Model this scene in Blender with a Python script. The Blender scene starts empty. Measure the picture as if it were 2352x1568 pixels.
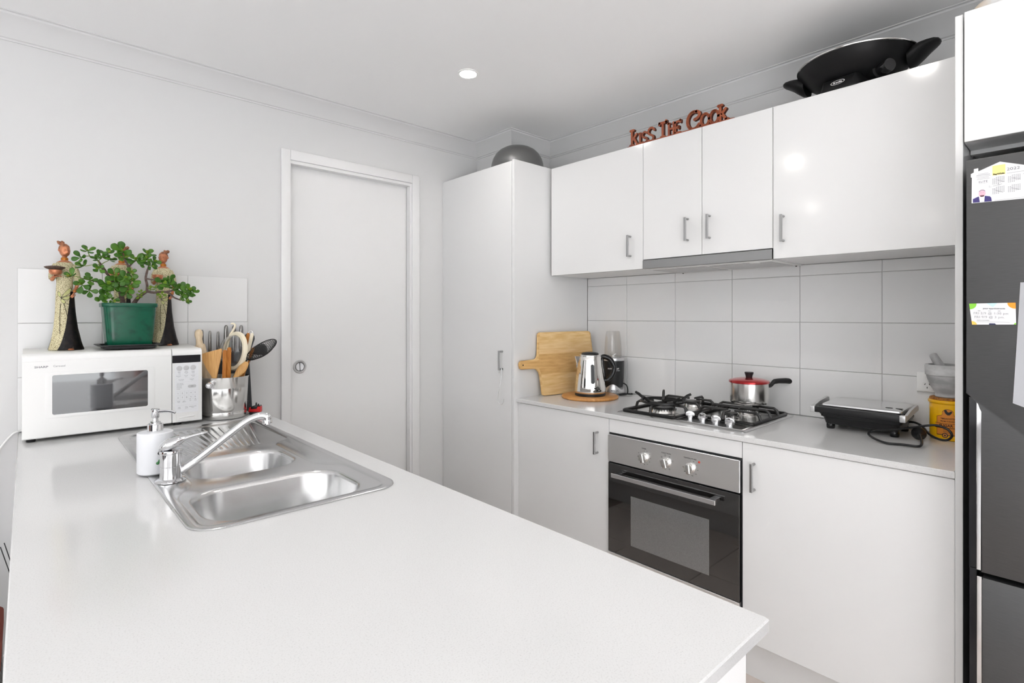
import bpy, bmesh, math, random
from mathutils import Vector as V, Matrix as M
random.seed(7)
PI = math.pi
H = 1.3347            # camera height; worktop top is z = 0.90
SC = bpy.context.scene
COL = SC.collection

# ---------------------------------------------------------------- camera
cam = bpy.data.cameras.new('camera'); camo = bpy.data.objects.new('camera', cam); COL.objects.link(camo)
cam.sensor_width = 36.0; cam.lens = 1219.86 / 2352 * 36.0; cam.clip_start = 0.02
cam.shift_y = -(784 - 724.97) / 2352
camo.location = (0, 0, H); camo.rotation_euler = (PI / 2, 0, -0.7418)
SC.camera = camo

# ---------------------------------------------------------------- world, daylight through the windows, exposure
w = bpy.data.worlds.new('sky'); SC.world = w; w.use_nodes = True
bg = w.node_tree.nodes['Background']; bg.inputs[0].default_value = (0.94, 0.97, 1.0, 1); bg.inputs[1].default_value = 1.6

def area(name, loc, rot, sx, sy, energy, col):
    l = bpy.data.lights.new(name, 'AREA'); l.shape = 'RECTANGLE'; l.size = sx; l.size_y = sy
    l.energy = energy; l.color = col
    o = bpy.data.objects.new(name, l); COL.objects.link(o); o.location = loc; o.rotation_euler = rot
    return o
area('daylight_front_window', (-1.3, -3.52, 1.15), (PI / 2, 0, 0), 4.2, 2.0, 13.0, (0.985, 0.985, 0.98))
area('daylight_left_window', (-4.1, -0.6, 1.25), (PI / 2, 0, -PI / 2), 3.4, 1.8, 26.0, (1.0, 0.985, 0.96))
sun = bpy.data.lights.new('sun', 'SUN'); sun.energy = 37; sun.angle = 0.02; sun.color = (1.0, 0.98, 0.965)
suno = bpy.data.objects.new('sun', sun); COL.objects.link(suno)
suno.rotation_euler = V((0.45, -0.743, 0.669)).to_track_quat('Z', 'Y').to_euler()     # shines in through the glass doors onto the floor
DOWNLIGHT = 190      # emission of each ceiling downlight's lens
SC.view_settings.view_transform = 'Standard'; SC.view_settings.look = 'None'
SC.view_settings.gamma = 1.0; SC.view_settings.use_curve_mapping = False
SC.view_settings.exposure = 0.28
SC.cycles.max_bounces = 10; SC.cycles.diffuse_bounces = 6; SC.cycles.glossy_bounces = 6; SC.cycles.transmission_bounces = 8
SC.cycles.sample_clamp_indirect = 6.0; SC.cycles.caustics_reflective = False; SC.cycles.caustics_refractive = False
SC.cycles.use_denoising = True

# ---------------------------------------------------------------- materials
def srgb(r, g, b):
    f = lambda c: c / 12.92 if c <= 0.04045 else ((c + 0.055) / 1.055) ** 2.4
    return (f(r / 255), f(g / 255), f(b / 255), 1)
def mat(name, col, rough=0.5, metal=0.0, spec=0.5, coat=0.0, bump=0.0, bscale=200.0, bstretch=(1, 1, 1), vary=0.0, vscale=20.0, vcol=None,
        vstretch=(1, 1, 1), emit=0.0, trans=0.0, ior=1.45, alpha=1.0, det=2.0, lo=0.35, hi=0.65, rvary=0.0):
    m = bpy.data.materials.new(name); m.use_nodes = True
    nt = m.node_tree; b = nt.nodes['Principled BSDF']; L = nt.links.new
    b.inputs['Base Color'].default_value = col; b.inputs['Roughness'].default_value = rough
    b.inputs['Metallic'].default_value = metal; b.inputs['Specular IOR Level'].default_value = spec
    b.inputs['Coat Weight'].default_value = coat; b.inputs['Coat Roughness'].default_value = 0.05
    b.inputs['IOR'].default_value = ior; b.inputs['Transmission Weight'].default_value = trans; b.inputs['Alpha'].default_value = alpha
    if emit: b.inputs['Emission Color'].default_value = col; b.inputs['Emission Strength'].default_value = emit
    tc = nt.nodes.new('ShaderNodeTexCoord')
    def noise(scale, stretch, detail):
        mp = nt.nodes.new('ShaderNodeMapping'); mp.inputs['Scale'].default_value = stretch; L(tc.outputs['Object'], mp.inputs[0])
        n = nt.nodes.new('ShaderNodeTexNoise'); n.inputs['Scale'].default_value = scale; n.inputs['Detail'].default_value = detail; L(mp.outputs[0], n.inputs['Vector'])
        return n
    if vary or vcol:
        n = noise(vscale, vstretch, det)
        r = nt.nodes.new('ShaderNodeValToRGB'); r.color_ramp.elements[0].position = lo; r.color_ramp.elements[1].position = hi
        c2 = vcol or tuple(min(1, c * (1 - vary)) for c in col[:3]) + (1,)
        r.color_ramp.elements[0].color = col; r.color_ramp.elements[1].color = c2
        L(n.outputs['Fac'], r.inputs[0]); L(r.outputs[0], b.inputs['Base Color'])
    if rvary:
        n = noise(vscale, vstretch, 3); mr = nt.nodes.new('ShaderNodeMapRange'); mr.inputs[3].default_value = max(0, rough - rvary); mr.inputs[4].default_value = rough + rvary
        L(n.outputs['Fac'], mr.inputs[0]); L(mr.outputs[0], b.inputs['Roughness'])
    if bump:
        n = noise(bscale, bstretch, 3); bp = nt.nodes.new('ShaderNodeBump'); bp.inputs['Strength'].default_value = bump; bp.inputs['Distance'].default_value = 0.001
        L(n.outputs['Fac'], bp.inputs['Height']); L(bp.outputs[0], b.inputs['Normal'])
    return m
m_wall = mat('painted_plaster', (0.655, 0.655, 0.655, 1), 0.62, spec=0.3, bump=0.05, bscale=350)
m_ceil = mat('ceiling_paint', (0.88, 0.88, 0.88, 1), 0.8, spec=0.2, bump=0.04, bscale=300)
m_trim = mat('satin_white_trim', (0.75, 0.75, 0.75, 1), 0.28, spec=0.45)
m_lam = mat('white_gloss_laminate', (0.735, 0.735, 0.735, 1), 0.11, spec=0.5)
m_carc = mat('white_melamine', (0.80, 0.80, 0.80, 1), 0.35)
m_stone = mat('engineered_stone', (0.64, 0.64, 0.64, 1), 0.12, spec=0.5, vcol=(0.53, 0.53, 0.53, 1), vscale=420, det=3, lo=0.52, hi=0.78)
m_tile = mat('glazed_white_tile', (0.745, 0.745, 0.745, 1), 0.10, spec=0.5, bump=0.02, bscale=25)
m_grout = mat('grey_grout', (0.56, 0.56, 0.555, 1), 0.9)
m_floor = mat('beige_floor_tile', srgb(220, 209, 202), 0.22, vary=0.06, vscale=6)
m_carpet = mat('pale_grey_carpet', (0.74, 0.745, 0.76, 1), 0.95, bump=0.6, bscale=500)
m_fgrout = mat('brown_floor_grout', srgb(140, 126, 116), 0.9)
m_chrome = mat('chrome', (0.76, 0.76, 0.77, 1), 0.06, 1.0)
m_hoodst = mat('darker_brushed_steel', (0.36, 0.36, 0.36, 1), 0.28, 1.0, bump=0.012, bscale=900, bstretch=(1, 0.02, 1))
m_steel = mat('brushed_steel', (0.86, 0.86, 0.86, 1), 0.32, 1.0, bump=0.012, bscale=900, bstretch=(1, 0.02, 1))
m_sink = mat('satin_sink_steel', (0.63, 0.63, 0.63, 1), 0.24, 1.0, bump=0.03, bscale=300, bstretch=(1, 0.06, 1), rvary=0.07, vscale=14)
m_nickel = mat('satin_nickel_handle', (0.40, 0.40, 0.40, 1), 0.34, 1.0)
m_alu = mat('polished_aluminium', (0.74, 0.73, 0.71, 1), 0.2, 1.0, rvary=0.05, vscale=300, vstretch=(1, 1, 0.02))
m_black = mat('black_plastic', (0.012, 0.012, 0.013, 1), 0.38, spec=0.45)
m_blackg = mat('black_gloss', (0.010, 0.010, 0.011, 1), 0.10, spec=0.5)
m_iron = mat('black_enamelled_iron', (0.012, 0.012, 0.012, 1), 0.33, spec=0.5, bump=0.1, bscale=300)
m_dark = mat('dark_gap', (0.01, 0.01, 0.01, 1), 0.8)
m_oveng = mat('black_oven_glass', (0.006, 0.006, 0.006, 1), 0.03, spec=0.7, ior=1.8)
m_ovenw = mat('grey_dotted_oven_window', (0.13, 0.13, 0.13, 1), 0.04, spec=0.7, ior=1.8, vcol=(0.16, 0.16, 0.16, 1), vscale=400, det=1)
m_white = mat('white_plastic', (0.80, 0.80, 0.79, 1), 0.3)
m_cream = mat('aged_white_plastic', (0.80, 0.795, 0.765, 1), 0.32)
m_print = mat('grey_print', (0.20, 0.20, 0.22, 1), 0.6)
m_printl = mat('pale_grey_print', (0.52, 0.52, 0.55, 1), 0.6)
m_blk = mat('black_print', (0.02, 0.02, 0.022, 1), 0.6)
m_wht = mat('white_print', (0.82, 0.82, 0.82, 1), 0.6)
def clear(name, tint, ref=0.08):
    m = bpy.data.materials.new(name); m.use_nodes = True; nt = m.node_tree; L = nt.links.new
    nt.nodes.remove(nt.nodes['Principled BSDF']); out = nt.nodes['Material Output']
    tr = nt.nodes.new('ShaderNodeBsdfTransparent'); tr.inputs[0].default_value = tint
    gl = nt.nodes.new('ShaderNodeBsdfGlossy'); gl.inputs['Roughness'].default_value = 0.03
    lw = nt.nodes.new('ShaderNodeLayerWeight'); lw.inputs['Blend'].default_value = 0.22
    mr = nt.nodes.new('ShaderNodeMapRange'); mr.inputs[3].default_value = ref * .3; mr.inputs[4].default_value = 0.42
    mx = nt.nodes.new('ShaderNodeMixShader'); L(lw.outputs['Facing'], mr.inputs[0]); L(mr.outputs[0], mx.inputs[0]); L(tr.outputs[0], mx.inputs[1]); L(gl.outputs[0], mx.inputs[2]); L(mx.outputs[0], out.inputs[0])
    return m
m_glass = clear('clear_plastic', (0.985, 0.988, 0.99, 1))
m_lens = mat('downlight_lens', (1.0, 0.97, 0.92, 1), 0.5, emit=DOWNLIGHT)
def wood(name, a, b, scale=14, stretch=(1, 1, 9), rough=0.45, lo=0.3, hi=0.7):
    return mat(name, a, rough, vcol=b, vscale=scale, vstretch=stretch, det=5, lo=lo, hi=hi, bump=0.04, bscale=90, bstretch=stretch)
m_fridge = mat('dark_brushed_fridge_steel', (0.105, 0.105, 0.107, 1), 0.40, 0.8, bump=0.012, bscale=900, bstretch=(1, 0.03, 1), vcol=(0.090, 0.090, 0.092, 1), vscale=700, vstretch=(1, 0.05, 1), lo=.2, hi=.8)

# ---------------------------------------------------------------- geometry helpers (all in world coordinates)
def new(): return bmesh.new()
def box(bm, x0, x1, y0, y1, z0, z1, b=0.0, seg=1):
    vs = [bm.verts.new((x, y, z)) for x in (x0, x1) for y in (y0, y1) for z in (z0, z1)]
    fs = [bm.faces.new([vs[i] for i in q]) for q in ((0, 1, 3, 2), (4, 6, 7, 5), (0, 4, 5, 1), (2, 3, 7, 6), (0, 2, 6, 4), (1, 5, 7, 3))]
    if b:
        es = list({e for f in fs for e in f.edges})
        bmesh.ops.bevel(bm, geom=es, offset=b, segments=seg, affect='EDGES', profile=0.5)
    return bm
def loft(bm, rings, closed=True, cap0=True, cap1=True, loop=False):
    R = [[bm.verts.new(p) for p in r] for r in rings]
    n = len(R[0])
    pairs = list(zip(R, R[1:])) + ([(R[-1], R[0])] if loop else [])
    for a, b in pairs:
        for i in range(n if closed else n - 1):
            j = (i + 1) % n
            bm.faces.new((a[i], a[j], b[j], b[i]))
    if not loop:
        if cap0: bm.faces.new(R[0][::-1])
        if cap1: bm.faces.new(R[-1])
    return R
def lathe(bm, prof, c, n=32, mt=None, cap0=True, cap1=True, ph=0.0):
    mt = mt or M.Identity(4); c = V(c)
    rings = [[c + mt @ V((r * math.cos(2 * PI * i / n + ph), r * math.sin(2 * PI * i / n + ph), z)) for i in range(n)] for r, z in prof]
    return loft(bm, rings, True, cap0, cap1)
def smoothpts(pts, k=6):
    P = [V(p) for p in pts]; out = []
    for i in range(len(P) - 1):
        p0 = P[max(i - 1, 0)]; p1 = P[i]; p2 = P[i + 1]; p3 = P[min(i + 2, len(P) - 1)]
        for j in range(k):
            t = j / k
            out.append(0.5 * ((2 * p1) + (-p0 + p2) * t + (2 * p0 - 5 * p1 + 4 * p2 - p3) * t * t + (-p0 + 3 * p1 - 3 * p2 + p3) * t ** 3))
    return out + [P[-1]]
def tube(bm, pts, r, n=8, cap=True, sm=0, flat=1.0, closed=False, up=None):
    P = smoothpts(pts, sm) if sm else [V(p) for p in pts]
    N = len(P)
    rs = r if isinstance(r, (list, tuple)) else [r] * N
    if len(rs) != N: rs = [rs[min(len(rs) - 1, int(i * (len(rs) - 1) / max(1, N - 1)))] * (1 - (i * (len(rs) - 1) / max(1, N - 1)) % 1) + rs[min(len(rs) - 1, int(i * (len(rs) - 1) / max(1, N - 1)) + 1)] * ((i * (len(rs) - 1) / max(1, N - 1)) % 1) for i in range(N)]
    rings = []; a = None
    for i, p in enumerate(P):
        t = (P[(i + 1) % N] - P[i - 1]) if closed else (P[min(i + 1, N - 1)] - P[max(i - 1, 0)])
        t.normalize()
        if a is None:
            u = V(up) if up else (V((0, 0, 1)) if abs(t.z) < 0.9 else V((1, 0, 0)))
            a = u - t * u.dot(t); a.normalize()
        else:
            a = a - t * a.dot(t); a.normalize()
        b = t.cross(a)
        rings.append([p + (a * math.cos(2 * PI * k / n) * flat + b * math.sin(2 * PI * k / n)) * rs[i] for k in range(n)])
    return loft(bm, rings, True, cap, cap, loop=closed)
def prism(bm, out, mt, d0, d1, b=0.0, seg=2):
    """extrude the 2-D outline along the frame's third axis from d0 to d1"""
    A = [bm.verts.new(mt @ V((u, v, d0))) for u, v in out]; B = [bm.verts.new(mt @ V((u, v, d1))) for u, v in out]
    n = len(out); fs = [bm.faces.new(A[::-1]), bm.faces.new(B)]
    for i in range(n): bm.faces.new((A[i], A[(i + 1) % n], B[(i + 1) % n], B[i]))
    if b:
        es = list({e for f in fs for e in f.edges})
        bmesh.ops.bevel(bm, geom=es, offset=b, segments=seg, affect='EDGES', profile=0.5)
def rrect(x0, x1, y0, y1, r, n=6):
    out = []
    rs = r if isinstance(r, (list, tuple)) else (r, r, r, r)
    for (cx, cy, a0), q in zip(((x1, y1, 0), (x0, y1, 90), (x0, y0, 180), (x1, y0, 270)), rs):
        sx = -q if cx == x1 else q; sy = -q if cy == y1 else q
        for k in range(n + 1):
            a = math.radians(a0 + 90 * k / n); out.append((cx + sx + q * math.cos(a), cy + sy + q * math.sin(a)))
    return out
def fill(bm, loops):
    es = []
    for lp in loops:
        for i in range(len(lp)):
            e = bm.edges.get((lp[i], lp[(i + 1) % len(lp)])) or bm.edges.new((lp[i], lp[(i + 1) % len(lp)]))
            es.append(e)
    bmesh.ops.triangle_fill(bm, use_beauty=True, use_dissolve=False, edges=es)
def slab(bm, outer, holes, z0, z1, b=0.002):
    """flat slab with holes; the outer upper and lower edges are eased by b"""
    import itertools
    cx = sum(p[0] for p in outer) / len(outer); cy = sum(p[1] for p in outer) / len(outer)
    def inset(p, k): return (p[0] - math.copysign(k, p[0] - cx), p[1] - math.copysign(k, p[1] - cy))
    mk = lambda pts, z: [bm.verts.new((x, y, z)) for x, y in pts]
    o0 = mk([inset(p, b) for p in outer], z0); o1 = mk(outer, z0 + b); o2 = mk(outer, z1 - b); o3 = mk([inset(p, b) for p in outer], z1)
    for a, c in ((o0, o1), (o1, o2), (o2, o3)):
        for i in range(len(a)): bm.faces.new((a[i], a[(i + 1) % len(a)], c[(i + 1) % len(a)], c[i]))
    ht = [mk(h, z1) for h in holes]; hb = [mk(h, z0) for h in holes]
    for a, c in zip(ht, hb):
        for i in range(len(a)): bm.faces.new((a[i], a[(i + 1) % len(a)], c[(i + 1) % len(a)], c[i]))
    fill(bm, [o3] + ht); fill(bm, [o0] + hb)

def FX(x, y, z):   # frame on a surface that faces -X (the stove wall): u runs to the viewer's right, v up, w out of the surface
    return M(((0, 0, -1, x), (-1, 0, 0, y), (0, 1, 0, z), (0, 0, 0, 1)))
def FY(x, y, z):   # frame on a surface that faces -Y (the door wall)
    return M(((1, 0, 0, x), (0, 0, -1, y), (0, 1, 0, z), (0, 0, 0, 1)))
def frame(o, u, v):
    u = V(u).normalized(); w_ = u.cross(V(v)).normalized(); v = w_.cross(u)
    return M(((u.x, v.x, w_.x, o[0]), (u.y, v.y, w_.y, o[1]), (u.z, v.z, w_.z, o[2]), (0, 0, 0, 1)))

def text(bm, s, size, mt, al='CENTER', ext=0.0002, sx=1.0, bold=0.0, sp=1.0):
    cu = bpy.data.curves.new('lettering', 'FONT'); cu.body = s; cu.size = size; cu.align_x = al; cu.align_y = 'CENTER'
    cu.extrude = ext; cu.offset = bold; cu.resolution_u = 2; cu.space_character = sp
    o = bpy.data.objects.new('lettering', cu)
    me = bpy.data.meshes.new_from_object(o)
    me.transform(mt @ M.Translation((0, 0, ext)) @ M.Diagonal((sx, 1, 1, 1)))
    bm.from_mesh(me)
    bpy.data.meshes.remove(me); bpy.data.objects.remove(o); bpy.data.curves.remove(cu)
def rect(bm, mt, u0, u1, v0, v1, d=0.0002):
    prism(bm, [(u0, v0), (u1, v0), (u1, v1), (u0, v1)], mt, 0, d)

LOC = {}
def thing(name, label, cat, loc, group=None):
    o = bpy.data.objects.new(name, None); o.empty_display_size = 0.05; COL.objects.link(o); o.location = loc
    o['label'] = label; o['category'] = cat
    if group: o['group'] = group
    LOC[o] = V(loc); return o
def obj(name, bm, m, parent=None, smooth=35, label=None, recalc=True):
    if recalc: bmesh.ops.recalc_face_normals(bm, faces=bm.faces[:])
    me = bpy.data.meshes.new(name); bm.to_mesh(me); bm.free(); me.materials.append(m)
    if smooth and len(me.polygons):
        me.polygons.foreach_set('use_smooth', [True] * len(me.polygons)); me.set_sharp_from_angle(angle=math.radians(smooth))
    o = bpy.data.objects.new(name, me); COL.objects.link(o)
    if parent is not None:
        o.parent = parent; LOC[o] = LOC.get(parent, V()); me.transform(M.Translation(-LOC[o]))
    else: LOC[o] = V()
    if label: o['label'] = label
    if name in ('lettering', 'handwriting', 'date_grid', 'key_grid', 'flame_ports'): o['kind'] = 'stuff'     # fine print, too small to pick apart
    return o
def tag(o, label, cat, group=None):
    o['label'] = label; o['category'] = cat
    if group: o['group'] = group
    return o
def struct(name, bm, m, parent=None, smooth=35):
    o = obj(name, bm, m, parent, smooth)
    if parent is None: o['kind'] = 'structure'
    return o
def bbox(x0, x1, y0, y1, z0, z1, b=0.0, seg=1): return box(new(), x0, x1, y0, y1, z0, z1, b, seg)

# ================================================================ THE ROOM
XW, YW, ZC = 2.5026, 2.705, 2.4336           # stove wall, door wall, ceiling
XL, YF = -4.2, -3.6
# floor: slab, with the tiles of the aisle built one by one
fl = struct('floor', bbox(XL, 2.62, YF, 2.82, -0.10, -0.006), m_fgrout, smooth=0)
tile_me = None
ts, tg = 0.45, 0.004
for i in range(-2, 4):
    for j in range(-4, 6):
        x = 0.31 + i * ts; y = 0.47 + j * ts
        if x + ts > 2.49 or y + ts > 2.69: continue
        if tile_me is None:
            o = obj('tile', bbox(tg / 2, ts - tg / 2, tg / 2, ts - tg / 2, -0.006, 0.0, 0.001), m_floor, None, 0); tile_me = o.data
        else:
            o = bpy.data.objects.new('tile', tile_me); COL.objects.link(o)
        o.parent = fl; o.location = (x, y, 0)
# the rest of the floor beyond the aisle
bm = new(); y0, y1 = 0.47 - 4 * ts, 2.69
box(bm, XL, 0.31 - 2 * ts, YF, 2.705, -0.006, 0.0)
box(bm, 0.31 - 2 * ts, 2.5, YF, y0, -0.006, 0.0)
obj('floor_surface', bm, m_carpet, fl, 0)

struct('ceiling', bbox(XL, 2.62, YF, 2.82, ZC, ZC + 0.1), m_ceil, smooth=0)
# door wall, with the opening of the sliding door
DX0, DX1, DZ = 0.972, 1.672, 2.096
bm = new(); box(bm, XL, DX0, YW, 2.82, 0, ZC); box(bm, DX1, 2.62, YW, 2.82, 0, ZC); box(bm, DX0, DX1, YW, 2.82, DZ, ZC)
wall_back = struct('wall_back', bm, m_wall, smooth=0)
wall_right = struct('wall_right', bbox(XW, 2.62, YF, YW, 0, ZC), m_wall, smooth=0)
# boxed-in corner above the pantry
struct('wall_corner', bbox(2.17, XW, 2.37, YW, 2.165, ZC), m_wall, smooth=0)
# window walls behind and to the left of the camera
bm = new()
box(bm, XL, -3.5, YF - 0.1, YF, 0, ZC); box(bm, 0.9, 2.62, YF - 0.1, YF, 0, ZC); box(bm, -3.5, 0.9, YF - 0.1, YF, 2.2, ZC)
struct('wall_front', bm, m_wall, smooth=0)
bm = new()
box(bm, XL - 0.1, XL, YF, -2.4, 0, ZC); box(bm, XL - 0.1, XL, 1.2, 2.82, 0, ZC); box(bm, XL - 0.1, XL, -2.4, 1.2, 2.2, ZC); box(bm, XL - 0.1, XL, -2.4, 1.2, 0, 0.3)
struct('wall_left', bm, m_wall, smooth=0)
def window(n, x0, x1, y0, y1, z0, z1, along):
    bm = new(); f = 0.05
    if along == 'x':
        for a in (x0, (x0 + x1) / 2 - f / 2, x1 - f): box(bm, a, a + f, y0, y1, z0, z1, 0.003)
        for z in (z0, z1 - f): box(bm, x0, x1, y0 + 0.004, y1 - 0.004, z, z + f, 0.003)
    else:
        for a in (y0, (y0 + y1) / 2 - f / 2, y1 - f): box(bm, x0, x1, a, a + f, z0, z1, 0.003)
        for z in (z0, z1 - f): box(bm, x0 + 0.004, x1 - 0.004, y0, y1, z, z + f, 0.003)
    wi = struct('window_%d' % n, bm, m_trim, smooth=0)
    return wi
window(1, -3.5, 0.9, YF - 0.08, YF - 0.02, 0, 2.2, 'x')
window(2, XL - 0.08, XL - 0.02, -2.4, 1.2, 0.3, 2.2, 'y')

# cornice: a cove with small steps, mitred round the walls and the boxed corner
prof = [(0.0, 2.3496), (0.0045, 2.3496), (0.0055, 2.357), (0.010, 2.362)] + [(0.010 + 0.058 * (1 - math.cos(a)) ** 1.0, 2.362 + 0.058 * math.sin(a)) for a in [k * PI / 20 for k in range(1, 11)]]
prof = [(0.0, 2.3496), (0.005, 2.3496), (0.006, 2.356), (0.012, 2.3585), (0.019, 2.369), (0.028, 2.383), (0.040, 2.398), (0.054, 2.411), (0.069, 2.421), (0.0715, 2.4225), (0.073, 2.429), (0.0834, 2.4305), (0.0834, ZC)]
path = [(XL, YW), (2.17, YW), (2.17, 2.37), (XW, 2.37), (XW, YF)]
nrm = [(0, -1), (-1, 0), (0, -1), (-1, 0)]
def cove(name, path, nrm):
    bm = new(); rings = []
    for i, p in enumerate(path):
        a = nrm[max(0, i - 1)]; b = nrm[min(i, len(nrm) - 1)]
        d = (a[0], a[1]) if a == b else (a[0] + b[0], a[1] + b[1])
        rings.append([V((p[0] + d[0] * o, p[1] + d[1] * o, z)) for o, z in prof])
    loft(bm, rings, False, False, False)
    return struct(name, bm, m_trim if False else m_wall, smooth=20)
cove('trim_1', path, nrm)

# skirting along the door wall, left of the peninsula
struct('baseboard_back', bbox(XL, -0.05, YW - 0.014, YW, 0, 0.09, 0.003), m_trim)

# door: architrave, lining, sliding panel, flush pull
door = struct('door_1', bbox(DX0 + 0.004, DX1 + 0.03, 2.742, 2.778, 0.008, 2.105, 0.001), m_trim)
def arch(name, x0, x1, z0, z1): obj(name, bbox(x0, x1, 2.687, 2.7049, z0, z1, 0.0025, 2), m_trim, door)
arch('architrave', 0.9277, 0.972, 0, 2.160); arch('architrave', 1.672, 1.7211, 0, 2.160); arch('architrave', 0.9721, 1.6719, 2.111, 2.160)
obj('lining', bbox(0.972, 1.672, 2.695, 2.738, 2.094, 2.1105, 0.001), m_trim, door)
obj('lining', bbox(1.660, 1.6719, 2.695, 2.732, 0, 2.0935, 0.001), m_trim, door)
obj('lining', bbox(0.9721, 0.976, 2.695, 2.738, 0, 2.0935, 0.001), m_trim, door)
pc = (1.037, 2.742, 1.074); mt = FY(*pc)
bm = new(); lathe(bm, [(0.0345, 0), (0.0345, 0.001), (0.032, 0.003), (0.0235, 0.0035), (0.0225, 0.0015), (0.022, 0.0005), (0.0, 0.0005)], (0, 0, 0), 40); bm.transform(mt)
pull = obj('flush_pull', bm, m_nickel, door, label='satin round flush pull')
pull.data.materials[0] = mat('satin_pull', (0.62, 0.62, 0.62, 1), 0.3, 1.0)
bm = new()
for sgn in (1, -1):
    o2 = [(sgn * 0.0012, -0.0205)] + [(sgn * (0.0012 + 0.0195 * math.cos(a)), 0.0205 * math.sin(a)) for a in [(-PI / 2 + PI * k / 12) for k in range(1, 12)]] + [(sgn * 0.0012, 0.0205)]
    prism(bm, o2 if sgn > 0 else o2[::-1], mt @ M.Rotation(0.06, 4, 'Z'), 0.0006, 0.0035, 0.0008, 1)
obj('snib', bm, m_chrome, pull)
obj('recess', lathe_ := (lambda b: (lathe(b, [(0.0222, 0.0005), (0.0222, 0.0007), (0.0, 0.0007)], (0, 0, 0), 32), b.transform(mt), b)[2])(new()), m_dark, pull)

# wall tiles
gx = 2.4996
obj('grout', bbox(gx, XW + 0.001, 0.256, 2.05, 0.90, 1.5572), m_grout, wall_right, 0)
ys = [2.0495, 1.767, 1.465, 1.163, 0.861, 0.559, 0.257]; zs = [0.9005, 1.1043, 1.3064, 1.5085, 1.557]
g = 0.0011
for a, b in zip(ys, ys[1:]):
    for c, d in zip(zs, zs[1:]):
        obj('tile', bbox(2.4946, 2.5015, b + g, a - g, c + g, d - g, 0.0012), m_tile, wall_right, 0)
obj('grout', bbox(-0.0225, 0.7755, 2.700, YW + 0.001, 0.90, 1.513), m_grout, wall_back, 0)
xs = [-0.022, 0.2295, 0.5295, 0.775]; zt = [0.9005, 1.1043, 1.3064, 1.5127]
for a, b in zip(xs, xs[1:]):
    for c, d in zip(zt, zt[1:]):
        obj('tile', bbox(a + g, b - g, 2.6965, 2.7045, c + g, d - g, 0.0016, 2), m_tile, wall_back, 20)

# downlights
def downlight(x, y, label):
    t = thing('downlight', label, 'ceiling light', (x, y, ZC), 'recessed ceiling downlights')
    bm = new(); lathe(bm, [(0.047, -0.0005), (0.047, -0.004), (0.044, -0.0065), (0.038, -0.006), (0.0365, -0.003), (0.0365, -0.0005)], (x, y, ZC), 36, None, False, False); obj('trim_ring', bm, m_white, t)
    bm = new(); lathe(bm, [(0.0, -0.0042), (0.037, -0.0042)], (x, y, ZC), 36, None, False, False); obj('lens', bm, m_lens, t)
downlight(1.479, 1.909, 'lit round white downlight in the ceiling above the stove aisle')
for k, (x, y) in enumerate([(1.40, 0.50), (0.28, 1.43), (0.28, 0.05), (-1.5, 1.9), (-1.5, 0.2), (-1.5, -1.6), (0.6, -1.7), (-3.0, 1.2), (-3.0, -1.2), (1.9, -2.2)]):
    downlight(x, y, ['downlight above the end of the peninsula aisle by the fridge', 'downlight above the sink of the peninsula', 'downlight above the open end of the peninsula worktop',
        'dining downlight nearest the tiled door wall', 'dining downlight in the middle of the living side', 'dining downlight towards the glass doors', 'downlight inside the glass doors, kitchen side',
        'far living downlight near the door wall', 'far living downlight near the left window', 'downlight in the corner past the fridge'][k])

# ================================================================ CABINETS
def d_handle(door, x, y, z0, z1, out=0.030):
    """flat bar on two round posts, standing off a door whose face is at x (facing -X)"""
    bm = new(); box(bm, x - out, x - out + 0.007, y - 0.0048, y + 0.0048, z0, z1, 0.0008)
    for z in (z0 + 0.005, z1 - 0.005):
        lathe(bm, [(0.0047, 0), (0.0047, out - 0.004)], (x - out + 0.004, y, z), 12, M.Rotation(PI / 2, 4, 'Y'))
    return obj('handle', bm, m_nickel, door, label='grey metal bar handle')
UB, UT = 1.5572, 2.1510
def upper(label, y0, y1, doors, zb=UB):
    t = thing('upper_cabinet', label, 'cabinet', (2.33, (y0 + y1) / 2, zb), 'glossy white wall cabinets over the stove bench')
    obj('carcass', bbox(2.1765, 2.4935, y0 + 0.0005, y1 - 0.0005, zb + 0.0005, UT - 0.001), m_carc, t, 0)
    for (a, b, z0, hy, h0, h1) in doors:
        d = obj('door', bbox(2.1564, 2.1752, a, b, z0, UT, 0.0009), m_lam, t, 0)
        d_handle(d, 2.1564, hy, h0, h1)
    return t
gp = 0.0013
upper('single-door wall cabinet next to the tall pantry', 1.435, 2.0295, [(1.435 + gp, 2.0290, UB, 1.505, 1.618, 1.722)])
upper('two-door wall cabinet above the steel rangehood', 0.8424, 1.435, [(1.1384 + gp, 1.435 - gp, 1.5995, 1.204, 1.663, 1.766), (0.8424 + gp, 1.1384 - gp, 1.5995, 1.102, 1.663, 1.766)], 1.5985)
upper('single-door wall cabinet beside the fridge, under the wok', 0.2565, 0.8424, [(0.257, 0.8424 - gp, UB, 0.803, 1.619, 1.723)])

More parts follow.
